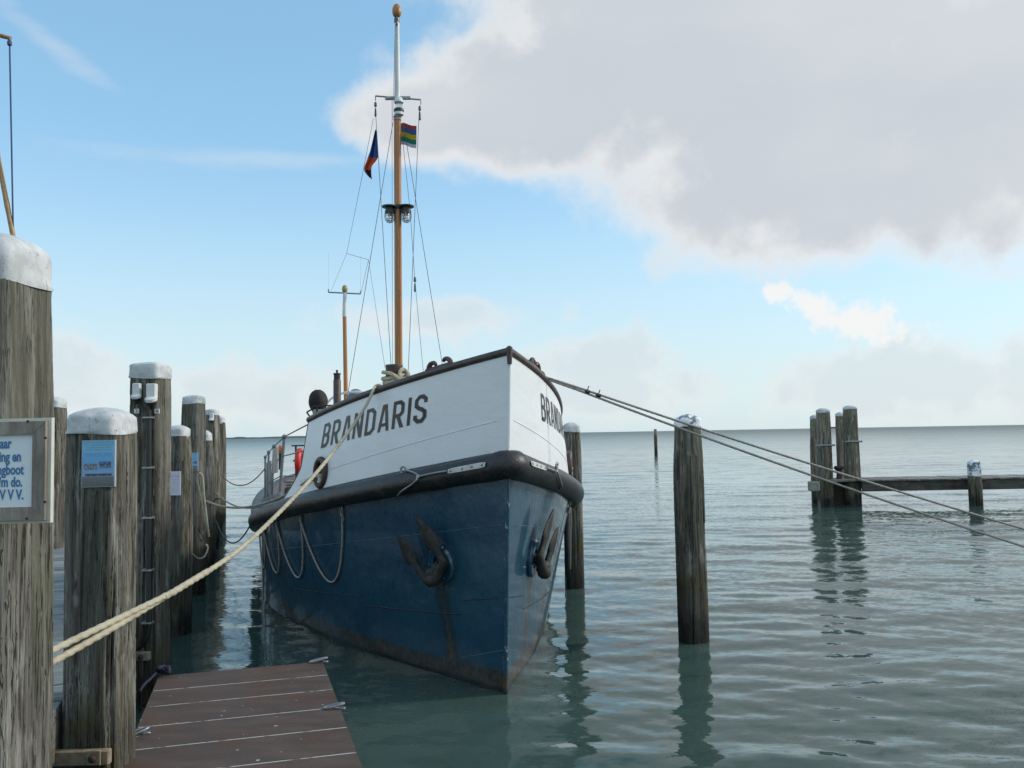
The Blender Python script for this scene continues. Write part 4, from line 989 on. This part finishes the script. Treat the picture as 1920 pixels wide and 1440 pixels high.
# side railing aft of the bulwark
stn = [(533, 819, 524, 930, 13.6), (514, 837, 509, 934, 15.6), (504, 848, 502, 938, 17.6), (497.5, 857, 497, 941, 19.6)]
tops, mids, lows = [], [], []
for (u0, v0, u1, v1, Y) in stn:
    a, b_ = atY(u0, v0, Y), atY(u1, v1, Y); mb = MB(); mb.tube(lerp(b_, a, 4), .023, 10); th = np.linspace(-math.pi / 2, math.pi / 2, 8); mb.lathe([(max(.003, .04 * math.cos(q)), .04 * math.sin(q)) for q in th], a, 10)
    mb.lathe([(.06, 0), (.06, .02), (.03, .06)], b_, 10); mb.build('stanchion', M_grey, boat); tops.append(a); mids.append(a + (b_ - a) * .33); lows.append(a + (b_ - a) * .66)
for nm, L, f in (('top', tops, .97), ('mid', mids, .62), ('low', lows, .30)):
    e = bul_pt(float(s_end(f)), f, 1, -.01); mb = MB(); mb.tube(np.array([e] + L), .009, 6); mb.build('rail_wire', M_wire, boat)
    Lp = [W(s, -1.95, 1.0) + np.array([0, 0, hh]) for s, hh in ((4, 1.5), (8, .95), (12, .9))]
for k, (s, t) in enumerate(((6.0, -1.9), (8.2, -1.95), (10.4, -1.95))):
    b_ = W(s, t, float(zd(s)) + .08); mb = MB(); mb.tube(lerp(b_, b_ + np.array([0, 0, .95]), 3), .02, 8); mb.build('stanchion', M_grey, boat)
a, b_ = atY(511, 842, 15.0), atY(519, 838, 14.6); dn = np.array([0, 0, -.43])
mb = MB(); nn = np.cross(b_ - a, dn); nn /= np.linalg.norm(nn); mb.add([a, b_, b_ + dn, a + dn, a + nn * .02, b_ + nn * .02, b_ + dn + nn * .02, a + dn + nn * .02], [(0, 1, 2, 3), (7, 6, 5, 4), (0, 4, 5, 1), (1, 5, 6, 2), (2, 6, 7, 3), (3, 7, 4, 0)]); mb.build('rail_board', worn('rail_board_cream', (.46, .43, .36), (.36, .33, .28), .6, 10), boat, smooth=False)
mb = MB(); mb.tube(lerp(atY(500, 862, 17), atY(508, 862, 17), 3), .2, 4); 
a, b_ = atY(499, 868, 18.4), atY(507, 864, 16.6); dn = np.array([0, 0, -.66]); mb = MB(); mb.add([a, b_, b_ + dn, a + dn, a + nn * .02, b_ + nn * .02, b_ + dn + nn * .02, a + dn + nn * .02], [(0, 1, 2, 3), (7, 6, 5, 4), (0, 4, 5, 1), (1, 5, 6, 2), (2, 6, 7, 3), (3, 7, 4, 0)]); mb.build('gangway_board', M_grey, boat, smooth=False)
p = atY(526, 850, 13.65); mb = MB(); mb.lathe([(.02, -.26), (.032, -.25), (.032, .0), (.02, .01)], p, 12); lb = mb.build('rail_lamp', M_green_steel, boat); mb = MB(); mb.lathe([(.03, 0), (.036, .01), (.036, .10), (.02, .13)], p, 12); mb.build('lamp_lens', M_orange, lb)
p = atY(548, 905, 12.9); mb = MB(); rg = random.Random(8); K_ = [p + np.array([.11 * math.cos(q * 1.1) + rg.uniform(-.02, .02), .09 * math.sin(q * 1.1), -.05 + .008 * q + rg.uniform(-.01, .01)]) for q in range(14)]
mb.tube(resample(spline(K_, 8), .03), .016, 7); tag(mb.build('coiled_line', M_rope_grey), 'small coil of line on deck at the aft end of the white bulwark', 'rope')
mb = MB(); mb.box(p - np.array([0, -.05, .17]), (.25, .3, .2), .03, TH); mb.build('deck_cleat_box', M_rust, boat)
# red life ring on a stand
c = atY(562, 866, 14.3); th = np.linspace(0, 2 * math.pi, 28, endpoint=False); ax = np.array([-.02, .99, 0]); ax /= np.linalg.norm(ax)
mb = MB(); mb.tube(c + .19 * np.cos(th)[:, None] * ax * .75 + .25 * np.sin(th)[:, None] * np.array([0, 0, 1.]) * .72, .055, 12, closed=True)
lr = thing('life_ring', 'red life ring on its stand behind the white bulwark', 'life ring', (c[0], c[1], c[2] - .5)); mb.build('ring', M_red, lr)
mb = MB(); mb.tube([c + ax * .0 + np.array([-.09, .1, -.9]), c + np.array([-.09, .1, .27])], .016, 8); mb.tube([c + np.array([-.16, .1, .27]), c + np.array([.12, .1, .27])], .012, 8); mb.tube([c + np.array([-.12, .06, 0.02]), c + np.array([.14, .0, 0.02])], .016, 8); mb.build('holder', M_cable, lr)

# anchors in their hawse plates --------------------------------------------
def anchor(side, label):
    s0, f0 = .70, .575
    n, a, b = nrm_of(hull_pt, s0, f0, side); n = n / np.linalg.norm(n); a = a - n * a.dot(n); a /= np.linalg.norm(a); b = np.cross(n, a); b *= np.sign(b[2]); c = hull_pt(s0, f0, side)
    L = lambda x, y, z: c + a * x + b * y + n * z          # x aft, y up, z outboard
    L0 = L
    th = np.linspace(0, 2 * math.pi, 32, endpoint=False); mb = MB(); r = .165
    rows = [[L(rr_ * math.cos(q) - .02, rr_ * math.sin(q) * 1.1, zz) for q in th] for rr_, zz in ((.17, -.02), (.175, .02), (.155, .04), (.09, .035), (.08, -.03))]
    mb.grid(np.array(rows), close_v=True, flip=side < 0); mb.build('hawse_plate', M_bluehull, boat, uv=True)
    L = lambda x, y, z: L0(x - .12, y + .085, z - .02)
    root = thing('anchor', label, 'anchor', tuple(L(.05, -.2, .1)), 0.0, 'bow anchors')
    mb = MB(); mb.tube(spline([L(.10, -.06, -.05), L(.10, -.09, .07), L(.10, -.15, .13)], 5), .05, 12); mb.build('shank', M_bronze, root)
    # crown: a bar through the arms with heavy ends
    x0, y0, x1_, y1_ = -.05, -.05, .30, -.15
    mb = MB(); mb.tube(np.concatenate([lerp(L(x0 - .01, y0 + .03, .125), L(.07, -.185, .15), 6), lerp(L(.10, -.205, .155), L(.16, -.215, .155), 3), lerp(L(.19, -.205, .15), L(x1_ + .01, y1_ + .02, .125), 6)]), np.array([.036, .040, .044, .048, .054, .060, .066, .068, .066, .060, .054, .048, .044, .040, .036]), 10); cr_n = mb.build('crown', M_bronze, root, sharp=50)
    Rm = np.stack([a, b, n], 1)
    mb = MB(); mb.box(L(.12, -.16, .14), (.13, .12, .12), .025, R=Rm); mb.build('crown_block', M_bronze, root)
    for (bx, by, tx, ty) in ((x0, y0, .22, .43), (x1_, y1_, .53, .24)):
        d = np.array([tx - bx, ty - by]); Ln = np.linalg.norm(d); d /= Ln; p = np.array([-d[1], d[0]]); rows = []
        prof = [(0, .040, .038), (.10, .040, .034), (.28, .050, .030), (.36, .095, .028), (.46, .105, .026), (.62, .088, .024), (.82, .046, .020), (.95, .018, .014), (1.0, .004, .006)]
        for k, wv, tv in prof:
            q = np.array([bx, by]) + d * Ln * k; zc = .13 + .03 * k
            ring = []
            for an in np.linspace(0, 2 * math.pi, 12, endpoint=False):
                cw = math.copysign(abs(math.cos(an)) ** .8, math.cos(an)) * wv; cz = math.copysign(abs(math.sin(an)) ** 1.4, math.sin(an)) * tv
                e = q + p * cw; ring.append(L(e[0], e[1], zc + cz))
            rows.append(ring)
        mb = MB(); mb.grid(np.array(rows), close_v=True, flip=side > 0); mb.f.append(tuple(range(12))); mb.f.append(tuple((len(prof) - 1) * 12 + j for j in range(12))[::-1]); mb.build('fluke', M_bronze, root, sharp=45)
anchor(1, 'rusty anchor on the dark left side of the bow, seen flat on'); anchor(-1, 'rusty anchor on the lit right side of the bow, seen edge on')

# ------------------------------------------------------------------ ropes
def rope(name, label, P, r, m_, strands=3, n=10, step=.008, lay=.066, amp=.32, cat='rope', group=None, extra=None):
    mb = MB(); mb.tube(resample(P, step), r, n, strands=strands, lay=lay, amp=amp)
    for e in extra or []: mb.tube(resample(e[0], step), e[1], n, strands=strands, lay=lay, amp=amp)
    return tag(mb.build(name, m_, sharp=70), label, cat, group)
# thick pale rope from the starboard rail to the nearest post: eye spliced round it
rail = bul_pt(1.585, 1.0, 1, .015) + np.array([0, 0, .06]); sp0 = atY(322, 1112, 4.6)
e_a, e_b = atY(84, 1226, 3.62), atY(84, 1250, 3.60)
up_ = [BP + np.array([-.05, -.13, -.28]), BP + np.array([-.14, -.22, -.34]), rail + np.array([.05, .06, .02]), rail, rail + (sp0 - rail) * .03 + np.array([0, 0, -.035])]
mid = [rail + (sp0 - rail) * k + np.array([0, 0, -.045 - .23 * 4 * k * (1 - k) * .75]) for k in (.1, .25, .45, .65, .82)]
P_main = spline(up_ + mid + [sp0], 10)
pc1 = np.array([x1, y1, 0])
loop = [sp0, sp0 + (e_a - sp0) * .5 + [0, 0, .0], e_a]
back = [e_a, np.array([x1 - .02, y1 + .33, e_a[2] - .10]), np.array([x1 - .25, y1 + .30, e_a[2] - .16]), np.array([x1 - .30, y1 + .26, e_a[2] - .2]), np.array([x1 - .25, y1 + .29, e_b[2] - .2]), np.array([x1 - .02, y1 + .31, e_b[2] - .12]), e_b]
loop2 = [e_b, sp0 + (e_b - sp0) * .5 + [0, 0, -.005], sp0 + np.array([-.02, 0, -.012])]
sp_end = sp0 + (rail - sp0) * .035
rope('mooring_rope', 'thick pale rope from the boat\'s left rail down to the nearest post', P_main, .0150, M_rope,
     extra=[(spline(loop, 20), .0150), (spline(back, 20), .0150), (spline(loop2, 20), .0150), (spline([sp0 + (e_a - sp0) * .08, sp0, P_main[-4], P_main[-7]], 8), .0175)])
# turns of rope on the bollard
mb = MB(); turns = []
for q in np.linspace(0, 2 * math.pi * 4.2, 110): turns.append(BP + np.array([(.128 + .012 * math.sin(q * .7)) * math.cos(q), (.128 + .012 * math.sin(q * .7)) * math.sin(q), -.30 + .19 * q / (2 * math.pi * 4.2) + .03 * math.sin(q + .6)]))
mb.tube(turns, .0215, 10, strands=3, lay=.09, amp=.3)
mb.tube(spline([BP + np.array([-.12, -.09, -.09]), BP + np.array([0, -.15, -.12]), BP + np.array([.13, -.14, -.22]), BP + np.array([.17, -.06, -.22]), BP + np.array([.16, -.03, -.10]), BP + np.array([.10, -.07, -.06]), BP + np.array([.08, -.12, -.14]), BP + np.array([.15, -.14, -.30])], 10), .0215, 10, strands=3, lay=.09, amp=.3)
tag(mb.build('rope_turns', M_rope), 'turns of pale rope wound on the bollard behind the left rail', 'rope')
# double lines to the right
st = bul_pt(1.13, 1.0, -1, .01) + np.array([0, 0, .05])
for k, (v1, off, lab) in enumerate(((972, .0, 'upper of the two grey mooring lines running off to the right'), (999, -.015, 'lower of the two grey mooring lines running off to the right'))):
    e = atY(1920, v1, 9.9); far = e + (e - st) * .75; far[2] -= .05
    P = [BPp + np.array([-.05, -.02, -.2]), st + np.array([-.1, .12, .04]), st + np.array([0, 0, off])] + [q for q in sag(st + np.array([.02, 0, off]), far, .10 + .03 * k, 30)[1:]]
    rope('mooring_line', lab, spline(P, 5), .0125, M_rope_grey, step=.02, lay=.06, n=8, group='pair of lines to the right')
mb = MB()
for kx in (.42, .56):
    e = atY(1920, 972, 9.9); far = e + (e - st) * .75; far[2] -= .05; Q = sag(st + np.array([.02, 0, 0]), far, .10, 400); i = int(np.argmin(np.abs(Q[:, 0] - (st[0] + kx)))); d = Q[i + 1] - Q[i]; d /= np.linalg.norm(d)
    mb.tube(np.array([Q[i] - d * .025, Q[i] + d * .025]) - np.array([0, 0, .012]), .024, 8); mb.tube(np.array([Q[i], Q[i] + np.array([.02, 0, .05])]), .006, 6)
tag(mb.build('line_binding', M_cable), 'dark bindings holding the two right-hand mooring lines together', 'binding')
# double line from the fairlead to the short post
fl0 = bul_pt(2.44, .20, 1, .03); pz_ = atY(389, 940, 15.80)
rope('mooring_line', 'grey double line from the left hull opening to a dock post', np.concatenate([sag(fl0, pz_, .22, 30), spline([pz_, pz_ + np.array([-.2, .1, .02]), np.array([x6 - .05, y6 + .20, pz_[2]]), np.array([x6 + .19, y6 + .1, pz_[2] + .03]), pz_ + np.array([.28, .02, .05])], 6)[1:]]), .017, M_rope_grey, n=8, step=.03,
     extra=[(sag(fl0 - np.array([.1, 0, .02]), np.array([x7 + .15, y7 - .1, 1.22]), .33, 30), .014)])
rope('stern_line', 'thin brown line sagging from the boat railing to the farther dock posts', sag(atY(497, 878, 19.5), np.array([x8 + .15, y8 - .1, 1.55]), .35, 30), .012, M_rope_thin, n=8, step=.04)
rope('stern_line', 'thin brown line from under the black fender to the dock posts', sag(atY(470, 983, 13.6), np.array([x7 + .15, y7 - .12, .62]), .38, 30), .012, M_rope_thin, n=8, step=.04)
# loop of rope on the tall post and a loose end below
Yl = y5 - .19
rope('rope_loop', 'pale rope loop hanging on a tall mooring post', spline([atY(391, 1002, Yl + .2), atY(386, 980, Yl + .05), atY(379, 940, Yl), atY(371, 905, Yl), atY(371, 892, Yl), atY(375, 887, Yl), atY(380, 895, Yl), atY(383, 930, Yl), atY(388, 975, Yl + .02), atY(392, 1006, Yl + .12)], 10), .014, M_rope, n=8, step=.02)
rope('rope_end', 'loose pale rope end curling below the rope loop', spline([atY(361, 1039, 12.8), atY(370, 1047, 12.9), atY(381, 1046, 13.0), atY(388, 1036, 13.05), atY(390, 1025, 13.1), atY(386, 1021, 13.12)], 10), .014, M_rope, n=8, step=.02)
# grab lines looped along the hull
GL = 'grab lines looped along the hull'
def grab(side, sA, sB, drop, label):
    mb = MB(); S = np.linspace(sA, sB, 30); k = np.linspace(0, 1, 30); fA, fB = .885, .895
    F_ = fA + (fB - fA) * k - drop * (1 - (2 * k - 1) ** 2) ** .8
    P = np.array([hull_pt(s, f, side, .022) if side > 0 else W(s, -(float(bw(s)) + (float(bd(s)) - float(bw(s))) * .9 + .03), f * float(zd(s))) for s, f in zip(S, F_)]); mb.tube(resample(P, .02), .0115, 8, strands=3, lay=.05, amp=.3)
    tag(mb.build('grab_line', M_rope_grey, sharp=70), label, 'rope', GL)
ls = [2.00, 2.92, 3.78, 4.66, 5.7]
nm = ['widest grab line loop on the blue hull, nearest the bow', 'second grab line loop from the bow on the left hull side', 'third grab line loop from the bow on the left hull side', 'farthest narrow grab line loop on the left hull side']
for i in range(4): grab(1, ls[i], ls[i + 1], .45, nm[i])
grab(-1, 2.55, 3.45, .50, 'grab line loop hanging at the right edge of the hull'); 
for side, L_ in ((1, ls[:5]), (-1, [2.55, 3.45])):
    for s in L_:
        p = hull_pt(s, .915, side, .02); n, a, b = nrm_of(hull_pt, s, .9, side); th = np.linspace(0, 2 * math.pi, 14, endpoint=False)
        mb = MB(); mb.tube(p + .022 * np.cos(th)[:, None] * a + .055 * np.sin(th)[:, None] * b, .009, 8, closed=True); mb.tube([p - b * .05, p - b * .12], .018, 8, strands=3, lay=.05, amp=.5); mb.build('grab_line_eye', M_steel, boat)

# ------------------------------------------------------------------ things on the posts
def text_mesh(txt, size, bold=0.0, xs=1.0):
    cu = bpy.data.curves.new('txt', 'FONT'); cu.body = txt; cu.size = size; cu.offset = bold; cu.resolution_u = 4; cu.align_x = 'RIGHT'
    o = bpy.data.objects.new('txt', cu); COL.objects.link(o); dg = bpy.context.evaluated_depsgraph_get(); me = bpy.data.meshes.new_from_object(o.evaluated_get(dg))
    V = np.array([tuple(v.co) for v in me.vertices]).reshape(-1, 3); Fc = [tuple(p.vertices) for p in me.polygons]; V[:, 0] *= xs
    bpy.data.objects.remove(o); bpy.data.curves.remove(cu); bpy.data.meshes.remove(me); return V, Fc
# framed sign on the nearest post (tilted like the photograph's)
sgY = y1 - .20
c_tr, c_br = atY(97, 783, sgY), atY(94, 980, sgY)
ex_, ez_ = np.array([1, .0, .006]), np.array([0, 0, 1.]); ex_ = ex_ / np.linalg.norm(ex_); SH = c_tr[2] - c_br[2]; SWd = .62
TR = c_tr.copy()
def sp_(x, y, d=0.0): return TR + ex_ * x + ez_ * y + np.array([0, -1., 0]) * d     # x<0 leftwards, y<0 down, d towards the viewer
sg = thing('framed_sign', 'white notice board in a weathered wooden frame on the nearest post', 'sign', tuple(sp_(-SWd / 2, -SH)))
def slab(x0, x1, y0, y1, d0, d1, nm, m_, parent, mitre=None):
    mb = MB(); q = [(x0, y0), (x1, y0), (x1, y1), (x0, y1)] if mitre is None else mitre
    mb.add([sp_(x, y, d1) for x, y in q] + [sp_(x, y, d0) for x, y in q], [(0, 1, 2, 3), (7, 6, 5, 4), (0, 4, 5, 1), (1, 5, 6, 2), (2, 6, 7, 3), (3, 7, 4, 0)]); return mb.build(nm, m_, parent, smooth=False)
slab(-SWd, 0, -SH, 0, -.02, 0, 'back_board', M_cream_edge, sg)
fw_, g = .047, .012
slab(0, 0, 0, 0, .001, .018, 'frame_bar', M_board_frame, sg, [(-SWd + g, -g), (-SWd + g + fw_, -g - fw_), (-g - fw_, -g - fw_), (-g, -g)][::1])
slab(0, 0, 0, 0, .001, .018, 'frame_bar', M_board_frame, sg, [(-SWd + g, -SH + g), (-g, -SH + g), (-g - fw_, -SH + g + fw_), (-SWd + g + fw_, -SH + g + fw_)])
slab(0, 0, 0, 0, .001, .017, 'frame_bar', M_board_frame, sg, [(-g - .001, -SH + g + .001), (-g - .001, -g - .001), (-g - fw_ - .001, -g - fw_ - .001), (-g - fw_ - .001, -SH + g + fw_ + .001)])
slab(0, 0, 0, 0, .001, .017, 'frame_bar', M_board_frame, sg, [(-SWd + g + .001, -SH + g + .001), (-SWd + g + fw_ + .001, -SH + g + fw_ + .001), (-SWd + g + fw_ + .001, -g - fw_ - .001), (-SWd + g + .001, -g - .001)])
slab(-SWd + g + fw_ - .004, -g - fw_ + .004, -SH + g + fw_ - .004, -g - fw_ + .004, .0015, .006, 'panel', M_signwhite, sg)
pxm = sgY / F / .998
for (txt, ur, vb) in (('aar', 21, 840), ('ing en', 39.5, 864.5), ('ngboot', 44, 889), ('t/m do.', 42, 912), ('e V V V.', 44, 936)):
    V, Fc = text_mesh(txt, .0505, .0016, .66); p = atY(ur, vb, sgY - .0075); mb = MB()
    mb.add(np.stack([p[0] + V[:, 0], np.full(len(V), sgY - .0075), p[2] + V[:, 1]], 1), Fc); mb.build('lettering', M_signblue, sg, smooth=False)
for (u, v) in ((85, 821), (84, 941), (52, 790), (50, 972)):
    p = atY(u, v, sgY - .018); mb = MB(); mb.lathe([(.005, -.002), (.0045, .002), (.001, .003)], p, 8, R=np.array(Vector((0, -1, 0)).to_track_quat('Z', 'Y').to_matrix())); mb.build('screw', M_rust, sg)
# posters
def poster(name, label, uc, vt, vb, Y, wpx, m_, edge_m, tilt=0.0, yaw=0.0):
    tl__, bl__ = atY(uc - wpx / 2, vt, Y), atY(uc - wpx / 2, vb, Y); w = wpx * Y / F; h = tl__[2] - bl__[2]
    o = np.array([tl__[0], Y, bl__[2]]); ex2 = np.array([math.cos(yaw), math.sin(yaw), tilt]); 
    root = thing(name, label, 'poster', tuple(o)); nrm2 = np.array([math.sin(yaw), -math.cos(yaw), 0])
    def B(x0, x1, z0, z1, d0, d1, nm, mm, uv=False):
        mb = MB(); q = [(x0, z0), (x1, z0), (x1, z1), (x0, z1)]; v = [o + ex2 * w * x + np.array([0, 0, 1.]) * h * z + nrm2 * d1 for x, z in q] + [o + ex2 * w * x + np.array([0, 0, 1.]) * h * z + nrm2 * d0 for x, z in q]
        mb.add(v, [(0, 1, 2, 3), (7, 6, 5, 4), (0, 4, 5, 1), (1, 5, 6, 2), (2, 6, 7, 3), (3, 7, 4, 0)], uv=q + q); mb.build(nm, mm, root, smooth=False, uv=True)
    B(0, 1, 0, 1, -.02, .0, 'backing', edge_m); B(.025, .975, .018, .982, .0005, .003, 'print', m_)
    return root
def print_blue():
    M, t, b = mat('blue_picture_print', rough=.3); uv = t.new('ShaderNodeUVMap', uv_map='UVMap').outputs[0]; U, V, _ = t.sep(uv)
    c = t.ramp(V, [(.0, (.10, .105, .11)), (.16, (.15, .155, .16)), (.215, (.17, .175, .18)), (.24, (.26, .40, .56)), (.34, (.22, .40, .62)), (.45, (.16, .38, .66)), (.62, (.16, .42, .68)), (.85, (.20, .50, .74)), (1.0, (.13, .36, .58))])
    n = t.noise(t.mapping(uv, (26, 34, 1)), 1, 5, .6)
    def band(v0, v1, u0, u1): return t.math('MULTIPLY', t.math('MULTIPLY', t.smooth(V, v0 - .015, v0 + .015), t.smooth(V, v1 + .015, v1 - .015)), t.math('MULTIPLY', t.smooth(U, u0 - .02, u0 + .02), t.smooth(U, u1 + .02, u1 - .02)))
    c = t.mix(t.math('MULTIPLY', band(.37, .50, .08, .48), t.smooth(n, .40, .5)), c, (.16, .13, .10))
    c = t.mix(t.math('MULTIPLY', band(.40, .54, .54, .9), t.smooth(n, .42, .5)), c, (.03, .035, .05))
    c = t.mix(t.math('MULTIPLY', band(.40, .46, .10, .9), t.smooth(t.noise(t.mapping(uv, (40, 60, 1), (5, 2, 0)), 1, 3), .55, .62)), c, (.5, .45, .4))
    c = t.mix(t.math('MULTIPLY', band(.235, .285, .12, .92), t.smooth(n, .38, .45)), c, (.025, .025, .03))
    ln = t.math('PINGPONG', t.math('MULTIPLY', V, 44.0), 1.0); tx = t.smooth(t.noise(t.mapping(uv, (60, 6, 1)), 1, 2), .42, .5)
    c = t.mix(t.math('MULTIPLY', t.math('MULTIPLY', band(.78, .92, .15, .9), t.smooth(ln, .45, .6)), tx), c, (.17, .30, .20))
    c = t.mix(t.math('MULTIPLY', t.math('MULTIPLY', band(.66, .72, .12, .9), t.smooth(ln, .45, .6)), tx), c, (.09, .20, .33))
    t.l.new(c, b.inputs['Base Color']); return M
M_print = print_blue()
M_edgealu = worn('poster_edge', (.40, .44, .46), (.33, .36, .38), .4, 10)
poster('picture_poster', 'blue poster with pictures and a grey foot on the thick short post', 184.5, 826, 914, y2 - .172, 62, M_print, M_edgealu, tilt=.006)
poster('picture_poster', 'small blue poster half hidden on a tall post farther along', 363, 849, 884, y5 - .170, 16, M_print, M_edgealu)
def print_white():
    M, t, b = mat('white_notice_print', rough=.5); uv = t.new('ShaderNodeUVMap', uv_map='UVMap').outputs[0]; U, V, _ = t.sep(uv)
    ln = t.math('PINGPONG', t.math('MULTIPLY', V, 26.0), 1.0); tx = t.smooth(t.noise(t.mapping(uv, (40, 7, 1)), 1, 2), .5, .56)
    inb = t.math('MULTIPLY', t.math('MULTIPLY', t.smooth(U, .10, .14), t.smooth(U, .9, .86)), t.math('MULTIPLY', t.smooth(V, .06, .09), t.smooth(V, .93, .90)))
    c = t.mix(t.math('MULTIPLY', t.math('MULTIPLY', inb, t.smooth(ln, .5, .6)), tx), (.62, .59, .68), (.25, .24, .30))
    c = t.mix(t.math('MULTIPLY', t.math('MULTIPLY', t.smooth(V, .76, .77), t.smooth(V, .83, .82)), t.math('MULTIPLY', inb, tx)), c, (.45, .08, .10))
    t.l.new(c, b.inputs['Base Color']); return M
poster('paper_notice', 'white paper notice on a short mooring post', 329, 884, 929, y4 - .168, 19, print_white(), M_plastic)
# power sockets, cable and number plates on the tall post
cyf = y3 - .165
cabP = [(279, 769), (279, 860), (279, 960), (279, 1080), (280, 1150), (277, 1185), (268, 1207), (257, 1220)]
mb = MB(); mb.tube(spline([atY(u, v, cyf - .015) for u, v in cabP[:-1]] + [atY(254, 1218, cyf + .05)], 8), .026, 12)
for us in ([257, 262, 272, 277], [284, 281, 279, 279]):
    vs_ = [746, 757, 768, 778] if us[0] == 257 else [756, 763, 770, 780]
    mb.tube(spline([atY(u, v, cyf - .03) for u, v in zip(us, vs_)], 6), .008, 8)
cab = mb.build('power_cable', M_cable); tag(cab, 'black power cable clipped down the tall post with two sockets', 'cable')
for v in (783, 877, 971, 1069, 1168):
    p = atY(277 if v != 1168 else 276, v, cyf - .018); mb = MB(); mb.box(p, (.088, .060, .016), .003); mb.box(p + np.array([-.0, .03, 0]), (.10, .006, .026), .002); o = mb.build('cable_clip', M_steel, cab, smooth=False)
def socket(u, v, Y, s, label):
    p = atY(u, v, Y); root = thing('power_socket', label, 'socket', tuple(p - np.array([0, 0, .06 * s])), 0.0, 'power sockets on the posts')
    mb = MB(); mb.box(p + np.array([0, 0, .0]), (.072 * s, .06 * s, .115 * s), .006); mb.build('housing', M_plastic, root, smooth=False)
    R = np.array(Matrix.Rotation(rad(25), 3, 'X')); mb = MB(); mb.lathe([(.030 * s, .02 * s), (.046 * s, .01 * s), (.048 * s, -.012 * s), (.042 * s, -.018 * s)], p + np.array([0, -.02 * s, -.065 * s]), 18, R=R); mb.build('flange', M_plastic, root)
    mb = MB(); mb.lathe([(.040 * s, -.012 * s), (.036 * s, -.05 * s), (.018 * s, -.055 * s), (.015 * s, -.08 * s)], p + np.array([0, -.02 * s, -.065 * s]), 14, R=R); mb.build('plug', M_cable, root)
socket(257, 730, cyf - .02, .95, 'smaller white power socket on the left of the tall cable post'); socket(285, 733, cyf - .02, 1.15, 'larger white power socket on the right of the tall cable post'); socket(397, 780, y7 - .175, 1.1, 'small white power socket on a far tall post')
for u, v, d in ((256.5, 771, '3'), (294.5, 771, '4')):
    p = atY(u, v, cyf + .012); mb = MB(); mb.box(p, (.048, .012, .044), .002); root = mb.build('number_plate', M_plastic, smooth=False); tag(root, ('small white number plate left of the cable' if d == '3' else 'small white number plate right of the cable'), 'plate')
    V, Fc = text_mesh(d, .042); V[:, 0] -= (V[:, 0].min() + V[:, 0].max()) / 2; V[:, 1] -= (V[:, 1].min() + V[:, 1].max()) / 2; mb = MB(); mb.add(np.stack([p[0] + V[:, 0], np.full(len(V), p[1] - .0075), p[2] + V[:, 1]], 1), Fc); mb.build('numeral', M_ink, root, smooth=False)
# steel brackets low on the posts
M_brk = worn('rust_stained_bracket', (.27, .25, .19), (.22, .12, .06), .7, 12, bmp=.004)
p = atY(148, 1420, y2 - .185); mb = MB(); mb.box(p + np.array([0, .0, 0]), (.36, .05, .085), .006, .02); br_ = mb.build('steel_bracket', M_brk, smooth=False); tag(br_, 'rusty flat steel bracket at the foot of the poster post', 'bracket')
p = atY(175, 1421, y2 - .217); mb = MB(); mb.box(p, (.085, .012, .085), .003); mb.build('washer', M_brk, br_, smooth=False); mb = MB(); mb.lathe([(.022, 0), (.022, .02), (.012, .03)], p, 10, R=np.array(Vector((0, -1, 0)).to_track_quat('Z', 'Y').to_matrix())); mb.build('bolt', M_rust, br_)
p = atY(267, 1230, y3 - .18); mb = MB(); mb.box(p, (.135, .06, .075), .006); br_ = mb.build('steel_bracket', M_brk, smooth=False); tag(br_, 'small pale bracket with a rusty bolt low on the cable post', 'bracket'); mb = MB(); mb.lathe([(.024, 0), (.024, .02), (.012, .03)], p + np.array([.0, -.03, 0]), 8, R=np.array(Vector((0, -1, 0)).to_track_quat('Z', 'Y').to_matrix())); mb.build('bolt', M_rust, br_)
# bamboo pole with yard and hanging cord behind the nearest post
bY = 15.0
a, b_ = atY(25, 445, bY), atY(0, 315, bY); d = b_ - a; base_ = a - d * ((a[2] - DZ) / d[2]); topb = a + d * 3.4
bam = thing('bamboo_pole', 'leaning bamboo pole with a short yard behind the nearest post', 'pole', tuple(base_))
n_ = 60; P = lerp(base_, topb, n_); r = np.full(n_, .042); r[::6] = .047; mb = MB(); mb.tube(P, r, 12); mb.build('pole', M_bamboo, bam)
cx_ = a + d * 3.05; ye = atY(20, 72, bY); mb = MB(); P = lerp(ye, cx_ + (cx_ - ye) * .6, 24); r = np.full(24, .036); r[3::5] = .041; mb.tube(P, r, 10); mb.build('yard', M_bamboo, bam)
q = atY(18, 80, bY); mb = MB(); mb.tube([q + np.array([0, 0, .05]), q, q - np.array([0, 0, .03])], .008, 8); mb.lathe([(.012, -.05), (.04, -.02), (.04, .04), (.012, .08)], q - np.array([0, 0, .02]), 10); mb.tube(np.array([q, atY(25, 446, bY), atY(27, 700, bY)]), .014, 6)
tag(mb.build('halyard_cord', M_cord_blue), 'blue cord hanging from the bamboo yard at the left edge', 'cord')
